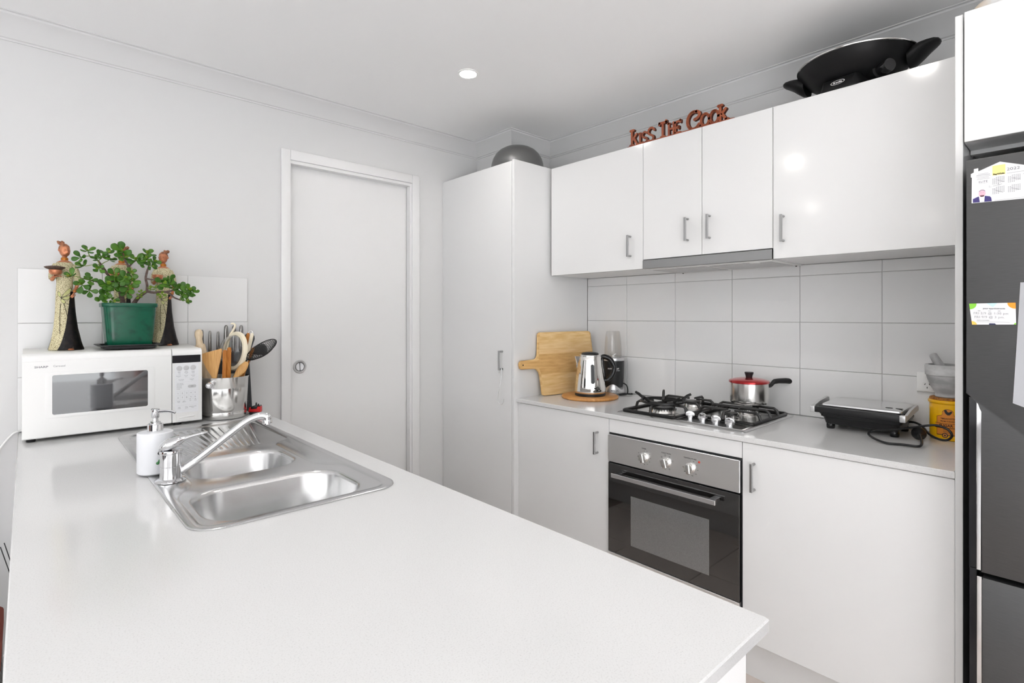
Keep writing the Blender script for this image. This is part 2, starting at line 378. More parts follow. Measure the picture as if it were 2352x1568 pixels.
# slide-out rangehood
m_hoodf = mat('grey_filter_mesh', (0.62, 0.62, 0.62, 1), 0.5, 0.3, vcol=(0.52, 0.52, 0.52, 1), vscale=300)
t = thing('rangehood', 'slide-out stainless steel rangehood under the wall cabinets', 'rangehood', (2.32, 1.139, 1.552))
obj('body', bbox(2.172, 2.490, 0.846, 1.432, 1.5565, 1.596, 0.001), m_carc, t)
bm = bbox(2.1505, 2.171, 0.8435, 1.4345, 1.5555, 1.5955, 0.0015); obj('front_panel', bm, m_hoodst, t, label='brushed steel front strip')
bm = bbox(2.176, 2.486, 0.852, 1.427, 1.5525, 1.556, 0.001); obj('underside', bm, m_white, t)
for k in range(2):
    a = 0.872 + k * 0.285
    f = obj('filter', bbox(2.215, 2.445, a, a + 0.262, 1.5508, 1.5523, 0.0006), m_hoodf, t)
bm = new(); lathe(bm, [(0.0, 0), (0.02, 0), (0.02, -0.003), (0, -0.003)], (2.198, 0.93, 1.5524), 16); obj('lamp', bm, m_white, t)
for y in (0.87, 1.41):
    bm = new(); lathe(bm, [(0.0035, 0), (0.003, -0.004)], (2.478, y, 1.5525), 8); obj('screw', bm, m_black, t)

# base cabinets on the stove wall
XD = 1.918
def base(label, y0, y1, da, db, hy, strip=None):
    t = thing('base_cabinet', label, 'cabinet', (2.2, (y0 + y1) / 2, 0), 'white base cabinets under the stove bench')
    obj('carcass', bbox(1.9385, 2.49, y0 + 0.001, y1 - 0.001, 0.161, 0.8785), m_carc, t, 0)
    d = obj('door', bbox(XD, 1.937, da, db, 0.162, 0.8765, 0.0009), m_lam, t, 0)
    d_handle(d, XD, hy, 0.7095, 0.811)
    if strip: obj('filler_strip', bbox(1.9225, 1.9375, strip[0], strip[1], 0.162, 0.8775), m_lam, t, 0)
    return t
base('white base cabinet between the pantry and the oven', 1.454, 2.0490, 1.454 + gp, 2.030, 1.516, (2.0325, 2.0485))
base('white base cabinet between the oven and the fridge panel', 0.2575, 0.857, 0.2585, 0.857 - gp, 0.8135)
t = thing('oven_housing', 'white cabinet housing with a blank panel above the oven', 'cabinet', (2.2, 1.155, 0))
bm = new(); box(bm, 1.94, 2.49, 0.8575, 0.8555 + 0.016, 0.161, 0.8785); box(bm, 1.94, 2.49, 1.4395, 1.4535, 0.161, 0.8785); box(bm, 1.94, 2.49, 0.872, 1.439, 0.161, 0.177); box(bm, 2.475, 2.49, 0.872, 1.439, 0.178, 0.8785); box(bm, 1.94, 2.47, 0.872, 1.439, 0.862, 0.8785)
obj('carcass', bm, m_carc, t, 0)
obj('blank_panel', bbox(XD, 1.937, 0.857 + gp, 1.454 - gp, 0.8175, 0.8765, 0.0009), m_lam, t, 0)
obj('lower_panel', bbox(XD, 1.937, 0.857 + gp, 1.454 - gp, 0.162, 0.272, 0.0009), m_lam, t, 0)
k = obj('kickboard', bbox(1.985, 2.0, 0.2575, 2.049, 0.0, 0.160), m_lam, None, 0); tag(k, 'white recessed kickboard under the stove-side base cabinets', 'kickboard')

# ---- oven
t = thing('oven', 'built-in black glass oven with a stainless control panel', 'oven', (2.2, 1.155, 0.272))
OX = 1.906; OY0, OY1 = 0.8605, 1.4505
obj('body', bbox(1.932, 2.44, 0.8735, 1.4375, 0.279, 0.808), m_dark, t, 0)
obj('fascia_frame', bbox(1.922, 1.9318, OY0 - 0.001, OY1 + 0.001, 0.2735, 0.8155), m_black, t, 0)
pn = obj('control_panel', bbox(OX, 1.9215, OY0, OY1, 0.6915, 0.8105, 0.0015), m_steel, t, label='brushed steel control panel')
dr = obj('door', bbox(OX + 0.001, 1.9215, OY0 + 0.001, OY1 - 0.001, 0.2955, 0.6855, 0.0012), m_oveng, t, label='black glass oven door')
obj('window', bbox(OX + 0.0004, OX + 0.002, 0.977, 1.330, 0.3525, 0.564), m_ovenw, dr, 0, label='greyish dotted glass window')
obj('trim_strip', bbox(OX, 1.9215, OY0 + 0.001, OY1, 0.274, 0.2935, 0.001), m_steel, t, label='brushed steel lower strip')
bm = new(); box(bm, 1.866, 1.878, 0.934, 1.404, 0.6370, 0.6550, 0.0012)
for y in (0.955, 1.385): box(bm, 1.8779, OX + 0.0012, y - 0.012, y + 0.012, 0.639, 0.653, 0.001)
obj('handle', bm, m_chrome, dr, label='chrome bar handle')
bm = new(); bl = new()
for k, (y, nm) in enumerate(((1.263, 'TIMER'), (1.1585, 'FUNCTION'), (1.054, 'TEMPERATURE'))):
    z = 0.7435; F = FX(OX, y, z)
    kb = new(); lathe(kb, [(0.0205, 0), (0.0205, 0.004), (0.0185, 0.0055), (0.0175, 0.017), (0.016, 0.019), (0.0, 0.019)], (0, 0, 0), 32); kb.transform(F)
    kn = obj('knob', kb, m_alu, pn, label='satin metal oven knob')
    kb = new(); prism(kb, rrect(-0.0065, 0.0065, -0.0205, 0.0175, 0.004, 4), F @ M.Rotation((0.2, 0.25, 0.1)[k], 4, 'Z'), 0.006, 0.026, 0.0025, 2); obj('grip', kb, m_alu, pn)
    text(bm, nm, 0.0072, FX(OX, y + 0.001, z + 0.036), sx=1.15)
    if k == 1:
        for a in range(8):
            q = math.radians(20 + 40 * a); u, v = 0.028 * math.cos(q), 0.028 * math.sin(q)
            for e in ((u - .003, u + .003, v - .003, v - .0024), (u - .003, u + .003, v + .0024, v + .003), (u - .003, u - .0024, v - .003, v + .003), (u + .0024, u + .003, v - .003, v + .003)): rect(bm, F, *e)
            if a % 2: rect(bm, F, u - .002, u + .002, v - .0004, v + .0004)
    else:
        nums = ['5', '10', '15', '20', '25', '30', '40', '45', '50', '55'] if k == 0 else ['50', '75', '100', '125', '150', '175', '200', '250']
        for a, s in enumerate(nums):
            q = math.radians(62 - (30 if k == 0 else 34) * a); text(bm, s, 0.0052, F @ M.Translation((0.030 * math.cos(q), 0.030 * math.sin(q), 0)))
        rect(bm, F, -.001, .001, .0255, .0275)
obj('lettering', bm, m_blk, pn, 0)
bm = new(); lathe(bm, [(0.0042, 0), (0.0042, 0.0015), (0.0025, 0.003), (0, 0.003)], (0, 0, 0), 16); bm.transform(FX(OX, 1.017, 0.773)); obj('indicator_lamp', bm, mat('red_lamp', srgb(205, 60, 40), 0.3), pn, label='small red lamp')

# ---- stone worktop on the stove wall
wt = obj('stove_worktop', (lambda b: (slab(b, [(1.9082, 0.2575), (2.4940, 0.2575), (2.4940, 2.0490), (1.9082, 2.0490)], [], 0.8795, 0.90, 0.0025), b)[1])(new()), m_stone, None, 20)
tag(wt, 'pale speckled stone worktop along the stove wall', 'worktop')

# ---- pantry
t = thing('pantry', 'tall white pantry cupboard in the corner by the door', 'cupboard', (2.1, 2.37, 0))
bm = new(); box(bm, 1.894, 2.4935, 2.0500, 2.0665, 0, 2.1595, 0.0008)
obj('side_panel', bm, m_lam, t, 0)
obj('carcass', bbox(1.914, 2.49, 2.068, 2.6945, 0.15, 2.1545), m_carc, t, 0)
pd = obj('door', bbox(1.894, 1.912, 2.0700, 2.6860, 0.152, 2.1545, 0.001), m_lam, t, 0)
d_handle(pd, 1.894, 2.142, 1.0435, 1.1475)
obj('filler_strip', bbox(1.896, 1.912, 2.6885, 2.7035, 0, 2.1545, 0.0008), m_lam, t, 0)
obj('kickboard', bbox(1.95, 1.964, 2.068, 2.70, 0, 0.149), m_lam, t, 0)

# ---- tall panel, cupboard above the fridge
pnl = obj('end_panel', bbox(1.9015, XW - 0.002, 0.2388, 0.2560, 0, 2.1640, 0.0012), m_lam, None, 0); tag(pnl, 'tall white end panel between the stove bench and the fridge', 'panel')
t = thing('fridge_cabinet', 'white cupboard above the dark fridge', 'cabinet', (2.2, -0.05, 1.809))
obj('carcass', bbox(1.9115, 2.49, -0.33, 0.2370, 1.812, 2.1630), m_carc, t, 0)
d = obj('door', bbox(1.8925, 1.9105, -0.045, 0.2352, 1.8090, 2.1640, 0.001), m_lam, t, 0)
d = obj('door', bbox(1.8925, 1.9105, -0.328, -0.048, 1.8090, 2.1640, 0.001), m_lam, t, 0)
obj('rear_rail', bbox(2.02, 2.04, -0.33, 0.2370, 1.800, 1.8118), m_carc, t, 0)
pn2 = obj('end_panel', bbox(1.9015, XW - 0.002, -0.349, -0.332, 0, 2.1640, 0.0012), m_lam, None, 0); tag(pn2, 'tall white end panel on the far side of the fridge, out of view', 'panel')
# white shelf board behind the cupboard keeps it on the wall panels

# ================================================================ PENINSULA
PX0, PX1, PY0, PY1 = -0.0201, 0.790, 0.3122, 2.6960
hole = rrect(0.262, 0.697, 1.222, 2.36, 0.05, 6)
bm = new(); slab(bm, rrect(PX0, PX1, PY0, PY1, (0.002, 0.002, 0.004, 0.004), 2), [hole], 0.88, 0.90, 0.0022)
tag(obj('peninsula_worktop', bm, m_stone, None, 25), 'wide pale stone worktop of the peninsula holding the sink', 'worktop')
t = thing('peninsula_cabinet', 'white cabinet run carrying the peninsula worktop', 'cabinet', (0.45, 1.5, 0))
obj('end_panel', bbox(0.235, 0.7174, 0.3150, 0.333, 0, 0.8795, 0.0008), m_lam, t, 0)
obj('back_panel', bbox(0.2155, 0.2335, 0.3150, 2.695, 0, 0.8795), m_lam, t, 0)
obj('base_shelf', bbox(0.2345, 0.690, 0.334, 2.695, 0.15, 0.166), m_carc, t, 0)
obj('kickboard', bbox(0.64, 0.655, 0.334, 2.695, 0, 0.149), m_lam, t, 0)
yy = [0.335, 0.93, 1.20, 1.80, 2.40, 2.69]
for a, b in zip(yy, yy[1:]):
    dd = obj('door', bbox(0.6985, 0.7165, a + gp, b - gp, 0.152, 0.877, 0.0009), m_lam, t, 0)
    bm = new(); box(bm, 0.7395, 0.7465, b - 0.045, b - 0.036, 0.71, 0.812, 0.0008)
    for z in (0.715, 0.807): box(bm, 0.7164, 0.7396, b - 0.044, b - 0.037, z - 0.0035, z + 0.0035)
    obj('handle', bm, m_nickel, dd)

# ================================================================ SINK, TAP, SOAP
t = thing('sink', 'double-bowl stainless steel sink with a ribbed drainer', 'sink', (0.478, 1.79, 0.9), None)
SX0, SX1, SY0, SY1 = 0.242, 0.715, 1.196, 2.385
bm = new()
def ring(pts, z): return [bm.verts.new((x, y, z)) for x, y in pts]
def bridge(a, b):
    n = len(a)
    for i in range(n): bm.faces.new((a[i], a[(i + 1) % n], b[(i + 1) % n], b[i]))
n = 8
o0 = ring(rrect(SX0, SX1, SY0, SY1, 0.062, n), 0.9003); o1 = ring(rrect(SX0, SX1, SY0, SY1, 0.062, n), 0.9020)
o2 = ring(rrect(SX0 + .0015, SX1 - .0015, SY0 + .0015, SY1 - .0015, 0.060, n), 0.9034); o3 = ring(rrect(SX0 + .006, SX1 - .006, SY0 + .006, SY1 - .006, 0.056, n), 0.9040)
o4 = ring(rrect(SX0 + .012, SX1 - .012, SY0 + .012, SY1 - .012, 0.050, n), 0.9032)
for a, b in ((o0, o1), (o1, o2), (o2, o3), (o3, o4)): bridge(a, b)
# stepped outline of the sunken working area: round the main bowl, waist at the tap and the ledge, wide again at the drainer
def rounded(poly, r, k=4):
    out = []; N = len(poly)
    for i in range(N):
        p = V((*poly[i], 0)); a = V((*poly[i - 1], 0)) - p; b = V((*poly[(i + 1) % N], 0)) - p
        rr = min(r, a.length * .45, b.length * .45); a = p + a.normalized() * rr; b = p + b.normalized() * rr
        for j in range(k + 1):
            s = j / k; q = a * (1 - s) ** 2 + p * 2 * s * (1 - s) + b * s * s; out.append((q.x, q.y))
    return out
step = [(0.262, 1.222), (0.262, 1.485), (0.312, 1.560), (0.312, 1.880), (0.268, 1.945), (0.268, 2.350), (0.692, 2.350), (0.692, 1.915), (0.632, 1.885), (0.632, 1.560), (0.692, 1.490), (0.692, 1.222)]
def shrink(poly, d):
    N = len(poly); out = []
    for i in range(N):
        p = V(poly[i]); a = (p - V(poly[i - 1])).normalized(); b = (V(poly[(i + 1) % N]) - p).normalized()
        na = V((a.y, -a.x)); nb = V((b.y, -b.x)); m_ = (na + nb); m_ = m_ / max(0.3, m_.dot(na)); q = p + m_ * d; out.append((q.x, q.y))
    return out
s0 = ring(rounded(step, 0.05, 5), 0.9028); s1 = ring(rounded(shrink(step, 0.0045), 0.046, 5), 0.8992)
s2 = ring(rounded(shrink(step, 0.009), 0.043, 5), 0.8984)
fill(bm, [o4, s0]); bridge(s0, s1); bridge(s1, s2)
def bowl(x0, x1, y0, y1, r, depth):
    R = []
    for ins, z in ((-0.004, 0.8984), (0.0, 0.8976), (0.004, 0.8945), (0.0075, 0.887), (0.018, 0.9 - depth + 0.030), (0.024, 0.9 - depth + 0.012), (0.036, 0.9 - depth + 0.003), (0.055, 0.9 - depth)):
        R.append(ring(rrect(x0 + ins, x1 - ins, y0 + ins, y1 - ins, max(0.02, r - ins * 0.4), n), z))
    for a, b in zip(R, R[1:]): bridge(a, b)
    c = ring([(0.5 * (x0 + x1) + (p.co.x - 0.5 * (x0 + x1)) * 0.25, 0.5 * (y0 + y1) + (p.co.y - 0.5 * (y0 + y1)) * 0.25) for p in R[-1]], 0.9 - depth - 0.002)
    bridge(R[-1], c); bm.faces.new(c)
    return R[0]
b2 = bowl(0.283, 0.650, 1.232, 1.498, 0.085, 0.165); b1 = bowl(0.325, 0.612, 1.590, 1.835, 0.080, 0.150)
fill(bm, [s2, b1, b2])
obj('basin', bm, m_sink, t, 40)
bm = new()
cxy = V((0.49, 1.50))
for k in range(15):
    u = -1 + 2 * k / 14
    a = V((0.475 + 0.115 * u, 1.915)); b = V((0.48 + 0.185 * u, 2.315 - 0.02 * abs(u)))
    P = [V((*(a + (b - a) * s), 0.8984)) for s in (0, 1)]
    d = (P[1] - P[0]).normalized(); sd = V((-d.y, d.x, 0))
    rings = []
    for s, wd, h in ((0, .002, 0), (.03, .0045, .0028), (.97, .0065, .0028), (1, .003, 0)):
        c = P[0] + (P[1] - P[0]) * s
        rings.append([c - sd * wd + V((0, 0, -.0004)), c - sd * wd * .55 + V((0, 0, h)), c + sd * wd * .55 + V((0, 0, h)), c + sd * wd + V((0, 0, -.0004))])
    loft(bm, rings, True, True, True)
obj('drainer_ribs', bm, m_sink, t, 40)
for (x, y, z) in ((0.4665, 1.365, 0.7335), (0.4685, 1.7125, 0.7485)):
    bm = new(); lathe(bm, [(0.040, 0), (0.038, 0.002), (0.030, 0.0015), (0.027, 0.0005), (0.010, 0.001), (0.008, 0.006), (0.0, 0.007)], (x, y, z), 28); obj('drain', bm, m_chrome, t)

# mixer tap
TX, TY = 0.281, 1.628
t = thing('mixer_tap', 'chrome single-lever mixer tap behind the sink bowls', 'tap', (TX, TY, 0.903))
bm = new(); lathe(bm, [(0.036, 0.9040), (0.036, 0.9065), (0.030, 0.9105), (0.0255, 0.912), (0.0245, 0.930), (0.0245, 0.9425), (0.0238, 0.9430), (0.0238, 0.9436), (0.0245, 0.944), (0.0245, 0.975), (0.0258, 0.9765), (0.0262, 0.981), (0.0255, 0.984), (0.0225, 0.9845), (0, 0.9845)], (TX, TY, 0), 40); obj('body', bm, m_chrome, t)
# lever: a dome that runs out into a flat tongue
d = V((0.95, -0.31, 0)).normalized(); sd = V((-d.y, d.x, 0)); C0 = V((TX, TY, 0))
bm = new(); rings = []
for s, zc, hw, hh in ((-0.0262, 0.990, 0.006, 0.006), (-0.024, 0.992, 0.0145, 0.0095), (-0.015, 0.996, 0.0225, 0.0135), (0.0, 1.0005, 0.0258, 0.0165), (0.012, 1.0045, 0.0245, 0.0165), (0.022, 1.0085, 0.020, 0.0125), (0.032, 1.0125, 0.0155, 0.0075), (0.046, 1.0170, 0.0125, 0.0048), (0.064, 1.0210, 0.0115, 0.0038), (0.080, 1.0232, 0.0105, 0.0034), (0.084, 1.0232, 0.0075, 0.002)):
    c = C0 + d * s + V((0, 0, zc))
    rings.append([c + sd * hw * math.cos(2 * PI * k / 20) + V((0, 0, hh * math.sin(2 * PI * k / 20))) for k in range(20)])
loft(bm, rings); obj('lever', bm, m_chrome, t, 60)
bm = new()
tube(bm, [(0.290, 1.626, 0.921), (0.305, 1.6235, 0.928), (0.341, 1.614, 0.953), (0.396, 1.604, 0.996), (0.447, 1.592, 1.036), (0.472, 1.586, 1.049), (0.492, 1.582, 1.0525), (0.5045, 1.579, 1.047), (0.506, 1.5785, 1.038)], [0.0105, 0.0105, 0.0105, 0.0100, 0.0100, 0.0102, 0.0112, 0.0118, 0.0118], 16, True, 5)
obj('spout', bm, m_chrome, t, 50)
bm = new(); lathe(bm, [(0.0118, 0.012), (0.0127, 0.010), (0.0127, 0), (0.010, -0.0005), (0.0095, 0.003), (0, 0.003)], (0.506, 1.5785, 1.0285), 20); obj('aerator', bm, m_chrome, t)

# soap dispenser
SXc, SYc, S0 = 0.2644, 1.7446, 0.9042
t = thing('soap_dispenser', 'white cylindrical soap dispenser with a chrome pump beside the tap', 'soap dispenser', (SXc, SYc, S0))
m_soap = mat('white_textured_ceramic', (0.78, 0.79, 0.82, 1), 0.35, bump=0.25, bscale=160)
bm = new(); lathe(bm, [(0.0385, 0), (0.0405, 0.002), (0.0425, 0.004), (0.0425, 0.1075), (0.0418, 0.1105), (0.040, 0.112), (0.019, 0.1130), (0, 0.113)], (SXc, SYc, S0), 48); obj('bottle', bm, m_soap, t)
bm = new(); lathe(bm, [(0.019, 0.1125), (0.019, 0.1325), (0.0175, 0.134), (0.0125, 0.1345), (0.0125, 0.1385), (0.009, 0.139), (0.0075, 0.140), (0.0065, 0.148), (0.0085, 0.150), (0.0095, 0.1515), (0.0095, 0.171), (0.0105, 0.172), (0.0105, 0.1735), (0.009, 0.1745), (0, 0.1745)], (SXc, SYc, S0), 28)
pm = obj('pump', bm, m_chrome, t)
u = V((0.80, -0.60, 0)); c = V((SXc, SYc, S0 + 0.166))
bm = new(); tube(bm, [c + u * 0.006, c + u * 0.025 + V((0, 0, 0.0015)), c + u * 0.042, c + u * 0.052 - V((0, 0, 0.004))], [0.0048, 0.0042, 0.0036, 0.0032], 10, True, 4); obj('nozzle', bm, m_chrome, pm)
# small stuck-on flower motif facing the room
aim = math.atan2(-0.62, 0.10)
bm = new(); bg_ = new()
for (da, dz, rr) in ((0.0, 0.064, 0.0060), (0.02, 0.072, 0.0045), (-0.10, 0.059, 0.0042), (0.16, 0.060, 0.0045)):
    a = aim + da; n_ = V((math.cos(a), math.sin(a), 0)); F = frame(V((SXc, SYc, S0 + dz)) + n_ * 0.0420, V((-n_.y, n_.x, 0)), (0, 0, 1)); b_ = new(); lathe(b_, [(rr, 0), (rr * .9, .0016), (rr * .4, .003), (0, .003)], (0, 0, 0), 10); b_.transform(F); me = bpy.data.meshes.new('x'); b_.to_mesh(me); b_.free(); bm.from_mesh(me); bpy.data.meshes.remove(me)
for (da, dz, rr) in ((-0.05, 0.038, 0.0052), (0.10, 0.034, 0.005), (-0.18, 0.033, 0.0045), (0.0, 0.043, 0.003)):
    a = aim + da; n_ = V((math.cos(a), math.sin(a), 0)); F = frame(V((SXc, SYc, S0 + dz)) + n_ * 0.0420, V((-n_.y, n_.x, 0)), (0, 0, 1)); b_ = new(); lathe(b_, [(rr, 0), (rr * .9, .0014), (rr * .4, .0025), (0, .0025)], (0, 0, 0), 8); b_.transform(F); me = bpy.data.meshes.new('x'); b_.to_mesh(me); b_.free(); bg_.from_mesh(me); bpy.data.meshes.remove(me)
obj('black_flower', bm, m_blackg, t); obj('green_leaf', bg_, mat('green_glaze', srgb(62, 120, 70), 0.25), t)

# ================================================================ MICROWAVE
t = thing('microwave', 'white microwave oven under the jade plant and figurines', 'microwave', (0.26, 2.57, 0.9))
MF = 2.442
bm = new(); prism(bm, [(2.462, 0.9135), (2.688, 0.9135), (2.688, 1.209), (2.684, 1.2117), (2.470, 1.2040), (2.462, 1.2010)], M(((0, 0, 1, 0), (1, 0, 0, 0), (0, 1, 0, 0), (0, 0, 0, 1))), -0.0065, 0.5275, 0.002, 2); obj('body', bm, m_cream, t)
YZ = M(((0, 0, 1, 0), (1, 0, 0, 0), (0, 1, 0, 0), (0, 0, 0, 1)))
front = [(2.4615, 0.9125), (2.4455, 0.9125), (MF, 0.9160), (MF, 1.1765), (2.4430, 1.1775), (2.4424, 1.1790), (2.4440, 1.1880), (2.4470, 1.1955), (2.4520, 1.2005), (2.4615, 1.2040)]
bm = new(); prism(bm, front, YZ, -0.009, 0.4243, 0.0012, 1); dm = obj('door', bm, m_white, t)
bm = new(); prism(bm, front, YZ, 0.4262, 0.5297, 0.0012, 1); pnm = obj('control_panel', bm, m_white, t)
m_mwg = mat('grey_microwave_glass', (0.045, 0.046, 0.05, 1), 0.04, spec=1.0, ior=1.9)
def rr3(x0, x1, z0, z1, r, y): return [V((x, y, z)) for x, z in rrect(x0, x1, z0, z1, r, 5)]
bm = new(); loft(bm, [rr3(.050, .368, .9785, 1.1392, .006, MF + .001), rr3(.050, .368, .9785, 1.1392, .006, MF - .0012), rr3(.052, .366, .9805, 1.1375, .006, MF - .0016), rr3(.0695, .3455, .9905, 1.1270, .006, MF - .0004)], True, False, False)
obj('window_frame', bm, m_white, dm, 30)
bm = new(); loft(bm, [rr3(.069, .346, .990, 1.1275, .006, MF + .0005), rr3(.069, .346, .990, 1.1275, .006, MF - .0006)]); obj('window', bm, m_mwg, dm, 20, label='dark grey reflective window')
bm = new(); text(bm, 'SHARP', 0.0092, FY(0.0225, MF, 1.1578), 'LEFT', sx=1.32, bold=0.0002); text(bm, 'Carousel', 0.0092, FY(0.0715, MF, 1.1590), 'LEFT', sx=0.98); obj('lettering', bm, m_print, dm, 0)
bm = new(); prism(bm, rrect(.4263, .524, 1.1480, 1.1776, .0012, 3), FY(0, MF, 0), -0.0005, 0.0008); obj('display', bm, mat('smoked_display', (0.02, 0.021, 0.024, 1), 0.12), pnm, 20)
sh = obj('keypad_sheet', bbox(.4345, .5165, MF - .0005, MF + .001, .9500, 1.1455), mat('keypad_sheet', (0.80, 0.81, 0.83, 1), 0.3), pnm, 0)
KF = FY(0, MF - .0005, 0)
for k, (x, z) in enumerate(((0.4500, 1.1262), (0.4740, 1.1268), (0.4980, 1.1272))):
    bm = new(); lathe(bm, [(0.0098, 0), (0.0096, 0.0008), (0.009, 0.0011), (0, 0.0011)], (0, 0, 0), 24); bm.transform(FY(x, MF - .0005, z)); obj('button', bm, mat('grey_button', (0.55, 0.55, 0.56, 1), 0.4) if k == 0 else bpy.data.materials['grey_button'], pnm)
bm = new(); prism(bm, rrect(.4795, .5085, 1.0470, 1.0585, .0056, 5), KF, 0, 0.0009); obj('button', bm, bpy.data.materials['grey_button'], pnm, 20)
bm = new(); prism(bm, rrect(.4395, .5135, .9195, .9440, .0015, 3), FY(0, MF, 0), 0, 0.0012, 0.0008, 1); op = obj('open_button', bm, m_white, pnm)
bm = new(); tube(bm, [(.450, MF - .0014, .9305), (.502, MF - .0014, .9340)], 0.0022, 8); obj('ridge', bm, m_white, op)
bm = new(); bl = new()
for x, a, b, c_ in ((.450, 'Dinner', 'Plate', '1 serve'), (.474, 'Reheat', 'Beverage', '1 cup'), (.498, 'Frozen', 'Dinner', '1 serve')):
    text(bm, a, .0036, FY(x, MF - .0005, 1.1122)); text(bm, b, .0036, FY(x, MF - .0005, 1.1086)); text(bm, c_, .003, FY(x, MF - .0005, 1.1043))
for x, a in ((.4475, 'Baked Pizza'), (.473, 'Casserole'), (.498, 'Fish Fillets')): text(bm, a, .0034, FY(x, MF - .0005, 1.0962)); text(bm, '1 piece', .003, FY(x, MF - .0005, 1.0922))
for x, a, b in ((.4565, 'Rice & Pasta', '1 to 2 cups'), (.4935, 'Reheat Pie', '1 piece')): text(bm, a, .0036, FY(x, MF - .0005, 1.0812)); text(bm, b, .003, FY(x, MF - .0005, 1.0775))
for k, s in enumerate(('1 Fresh Vegetables', '2 Frozen Vegetables', '3 Jacket Potato', '4 Roast Lamb', '5 Corned Meat', '6 Chicken')): text(bm, s, .0030, FY(.4405, MF - .0005, 1.0662 - .0044 * k), 'LEFT')
for k, s in enumerate('1234567890'): text(bm, s, .0085, FY(.4455 + .0148 * (k % 5), MF - .0005, 1.0265 - .0170 * (k // 5)), bold=-0.0001)
text(bm, 'AUTO', .0032, FY(.494, MF - .0014, 1.0545)); text(bm, 'COOK', .0032, FY(.494, MF - .0014, 1.0512))
for x, a, b in ((.4475, 'POWER', 'LEVEL'), (.4665, 'EASY', 'DEFROST'), (.4875, 'LESS', ''), (.5055, 'MORE', '')): text(bm, a, .0030, FY(x, MF - .0005, .9955)); text(bm, b, .0030, FY(x, MF - .0005, .9920))
for x, a, b in ((.4495, 'STOP', 'CLEAR'), (.4745, 'AUTO', 'CLOCK'), (.4965, 'INSTANT COOK', 'START')): text(bm, a, .0034, FY(x, MF - .0005, .9715)); text(bm, b, .0034, FY(x, MF - .0005, .9670))
prism(bm, [(-.0025, 0), (.0025, 0), (.0, .0022)], FY(.5055, MF - .0005, 1.0005), 0, .0004); prism(bm, [(-.0025, .0022), (0, 0), (.0025, .0022)], FY(.4875, MF - .0005, 1.0005), 0, .0004)
for z in (1.0180, 1.0010, 1.0350): rect(bl, KF, .4385, .5125, z, z + .0003)
for k in range(1, 5): rect(bl, KF, .4381 + .0148 * k, .4384 + .0148 * k, 1.0010, 1.0350)
for z in (1.1005, 1.0870, 1.0720, .9790, .9600): rect(bl, KF, .4385, .5125, z, z + .0003)
obj('lettering', bm, m_print, pnm, 0); obj('key_grid', bl, m_printl, pnm, 0)
for x, y in ((0.014, 2.475), (0.449, 2.475), (0.014, 2.66), (0.505, 2.66)):
    bm = new(); lathe(bm, [(0.0125, 0), (0.0135, 0.002), (0.012, 0.014)], (x, y, 0.9001), 16); obj('foot', bm, m_black, t)
bm = new(); tube(bm, [(0.05, 2.690, 0.935), (0.01, 2.692, 0.910), (-0.018, 2.690, 0.9065), (-0.036, 2.688, 0.897), (-0.058, 2.688, 0.868), (-0.078, 2.688, 0.828), (-0.094, 2.690, 0.75), (-0.100, 2.690, 0.55), (-0.09, 2.69, 0.36)], 0.0038, 8, True, 5); obj('power_cord', bm, m_white, t, label='white power cord dropping past the worktop end')

# ================================================================ FRIDGE AND WHAT HANGS ON IT
t = thing('fridge', 'dark steel fridge freezer with papers stuck to its door', 'fridge', (2.1, -0.12, 0))
FXX = 1.80; FR = -0.318
obj('body', bbox(1.868, 2.46, FR + 0.006, 0.2150, 0.03, 1.742), m_black, t, 0)
F0 = FX(FXX, 0, 0)     # u = -y
lx = lambda y: -y
up = [(lx(0.2196), 1.7375), (lx(0.2200), 1.1335), (lx(0.2010), 1.1180), (lx(0.1945), 1.1100), (lx(0.1912), 1.0980), (lx(0.1905), 1.0900), (lx(0.1905), 0.6800), (lx(FR), 0.6800), (lx(FR), 1.7375)]
bm = new(); prism(bm, up, F0, -0.060, 0.0, 0.0025, 2); du = obj('door', bm, m_fridge, t, 25, label='tall upper fridge door')
bm = new(); prism(bm, [(lx(0.1890), 0.660), (lx(0.1890), 0.06), (lx(FR), 0.06), (lx(FR), 0.667), (lx(0.1885), 0.667)], F0, -0.060, 0.0, 0.0025, 2); dl = obj('door', bm, m_fridge, t, 25, label='lower freezer door')
m_recess = mat('gloss_black_recess', (0.012, 0.012, 0.015, 1), 0.12)
obj('handle_recess', bbox(1.816, 1.860, 0.2003, 0.2165, 0.681, 1.1240, 0.001), m_recess, du)
bm = new(); prism(bm, [(lx(0.2003), 1.1140), (lx(0.1955), 1.1085), (lx(0.1920), 1.0990), (lx(0.1909), 1.0890), (lx(0.1909), 0.682), (lx(0.2003), 0.682)], F0, -0.058, -0.0045, 0.001, 1); obj('chrome_strip', bm, m_chrome, du, label='chrome strip along the door grip')
obj('handle_recess', bbox(1.816, 1.860, 0.2003, 0.2155, 0.062, 0.6800, 0.001), m_recess, dl)
obj('chrome_strip', bbox(1.8045, 1.858, 0.1893, 0.1995, 0.062, 0.6660, 0.001), m_chrome, dl)
for yy in (0.18, -0.27):
    for xx in (1.90, 2.42):
        bm = new(); lathe(bm, [(0.018, 0), (0.018, 0.0305)], (xx, yy, 0), 12); obj('foot', bm, m_black, t)

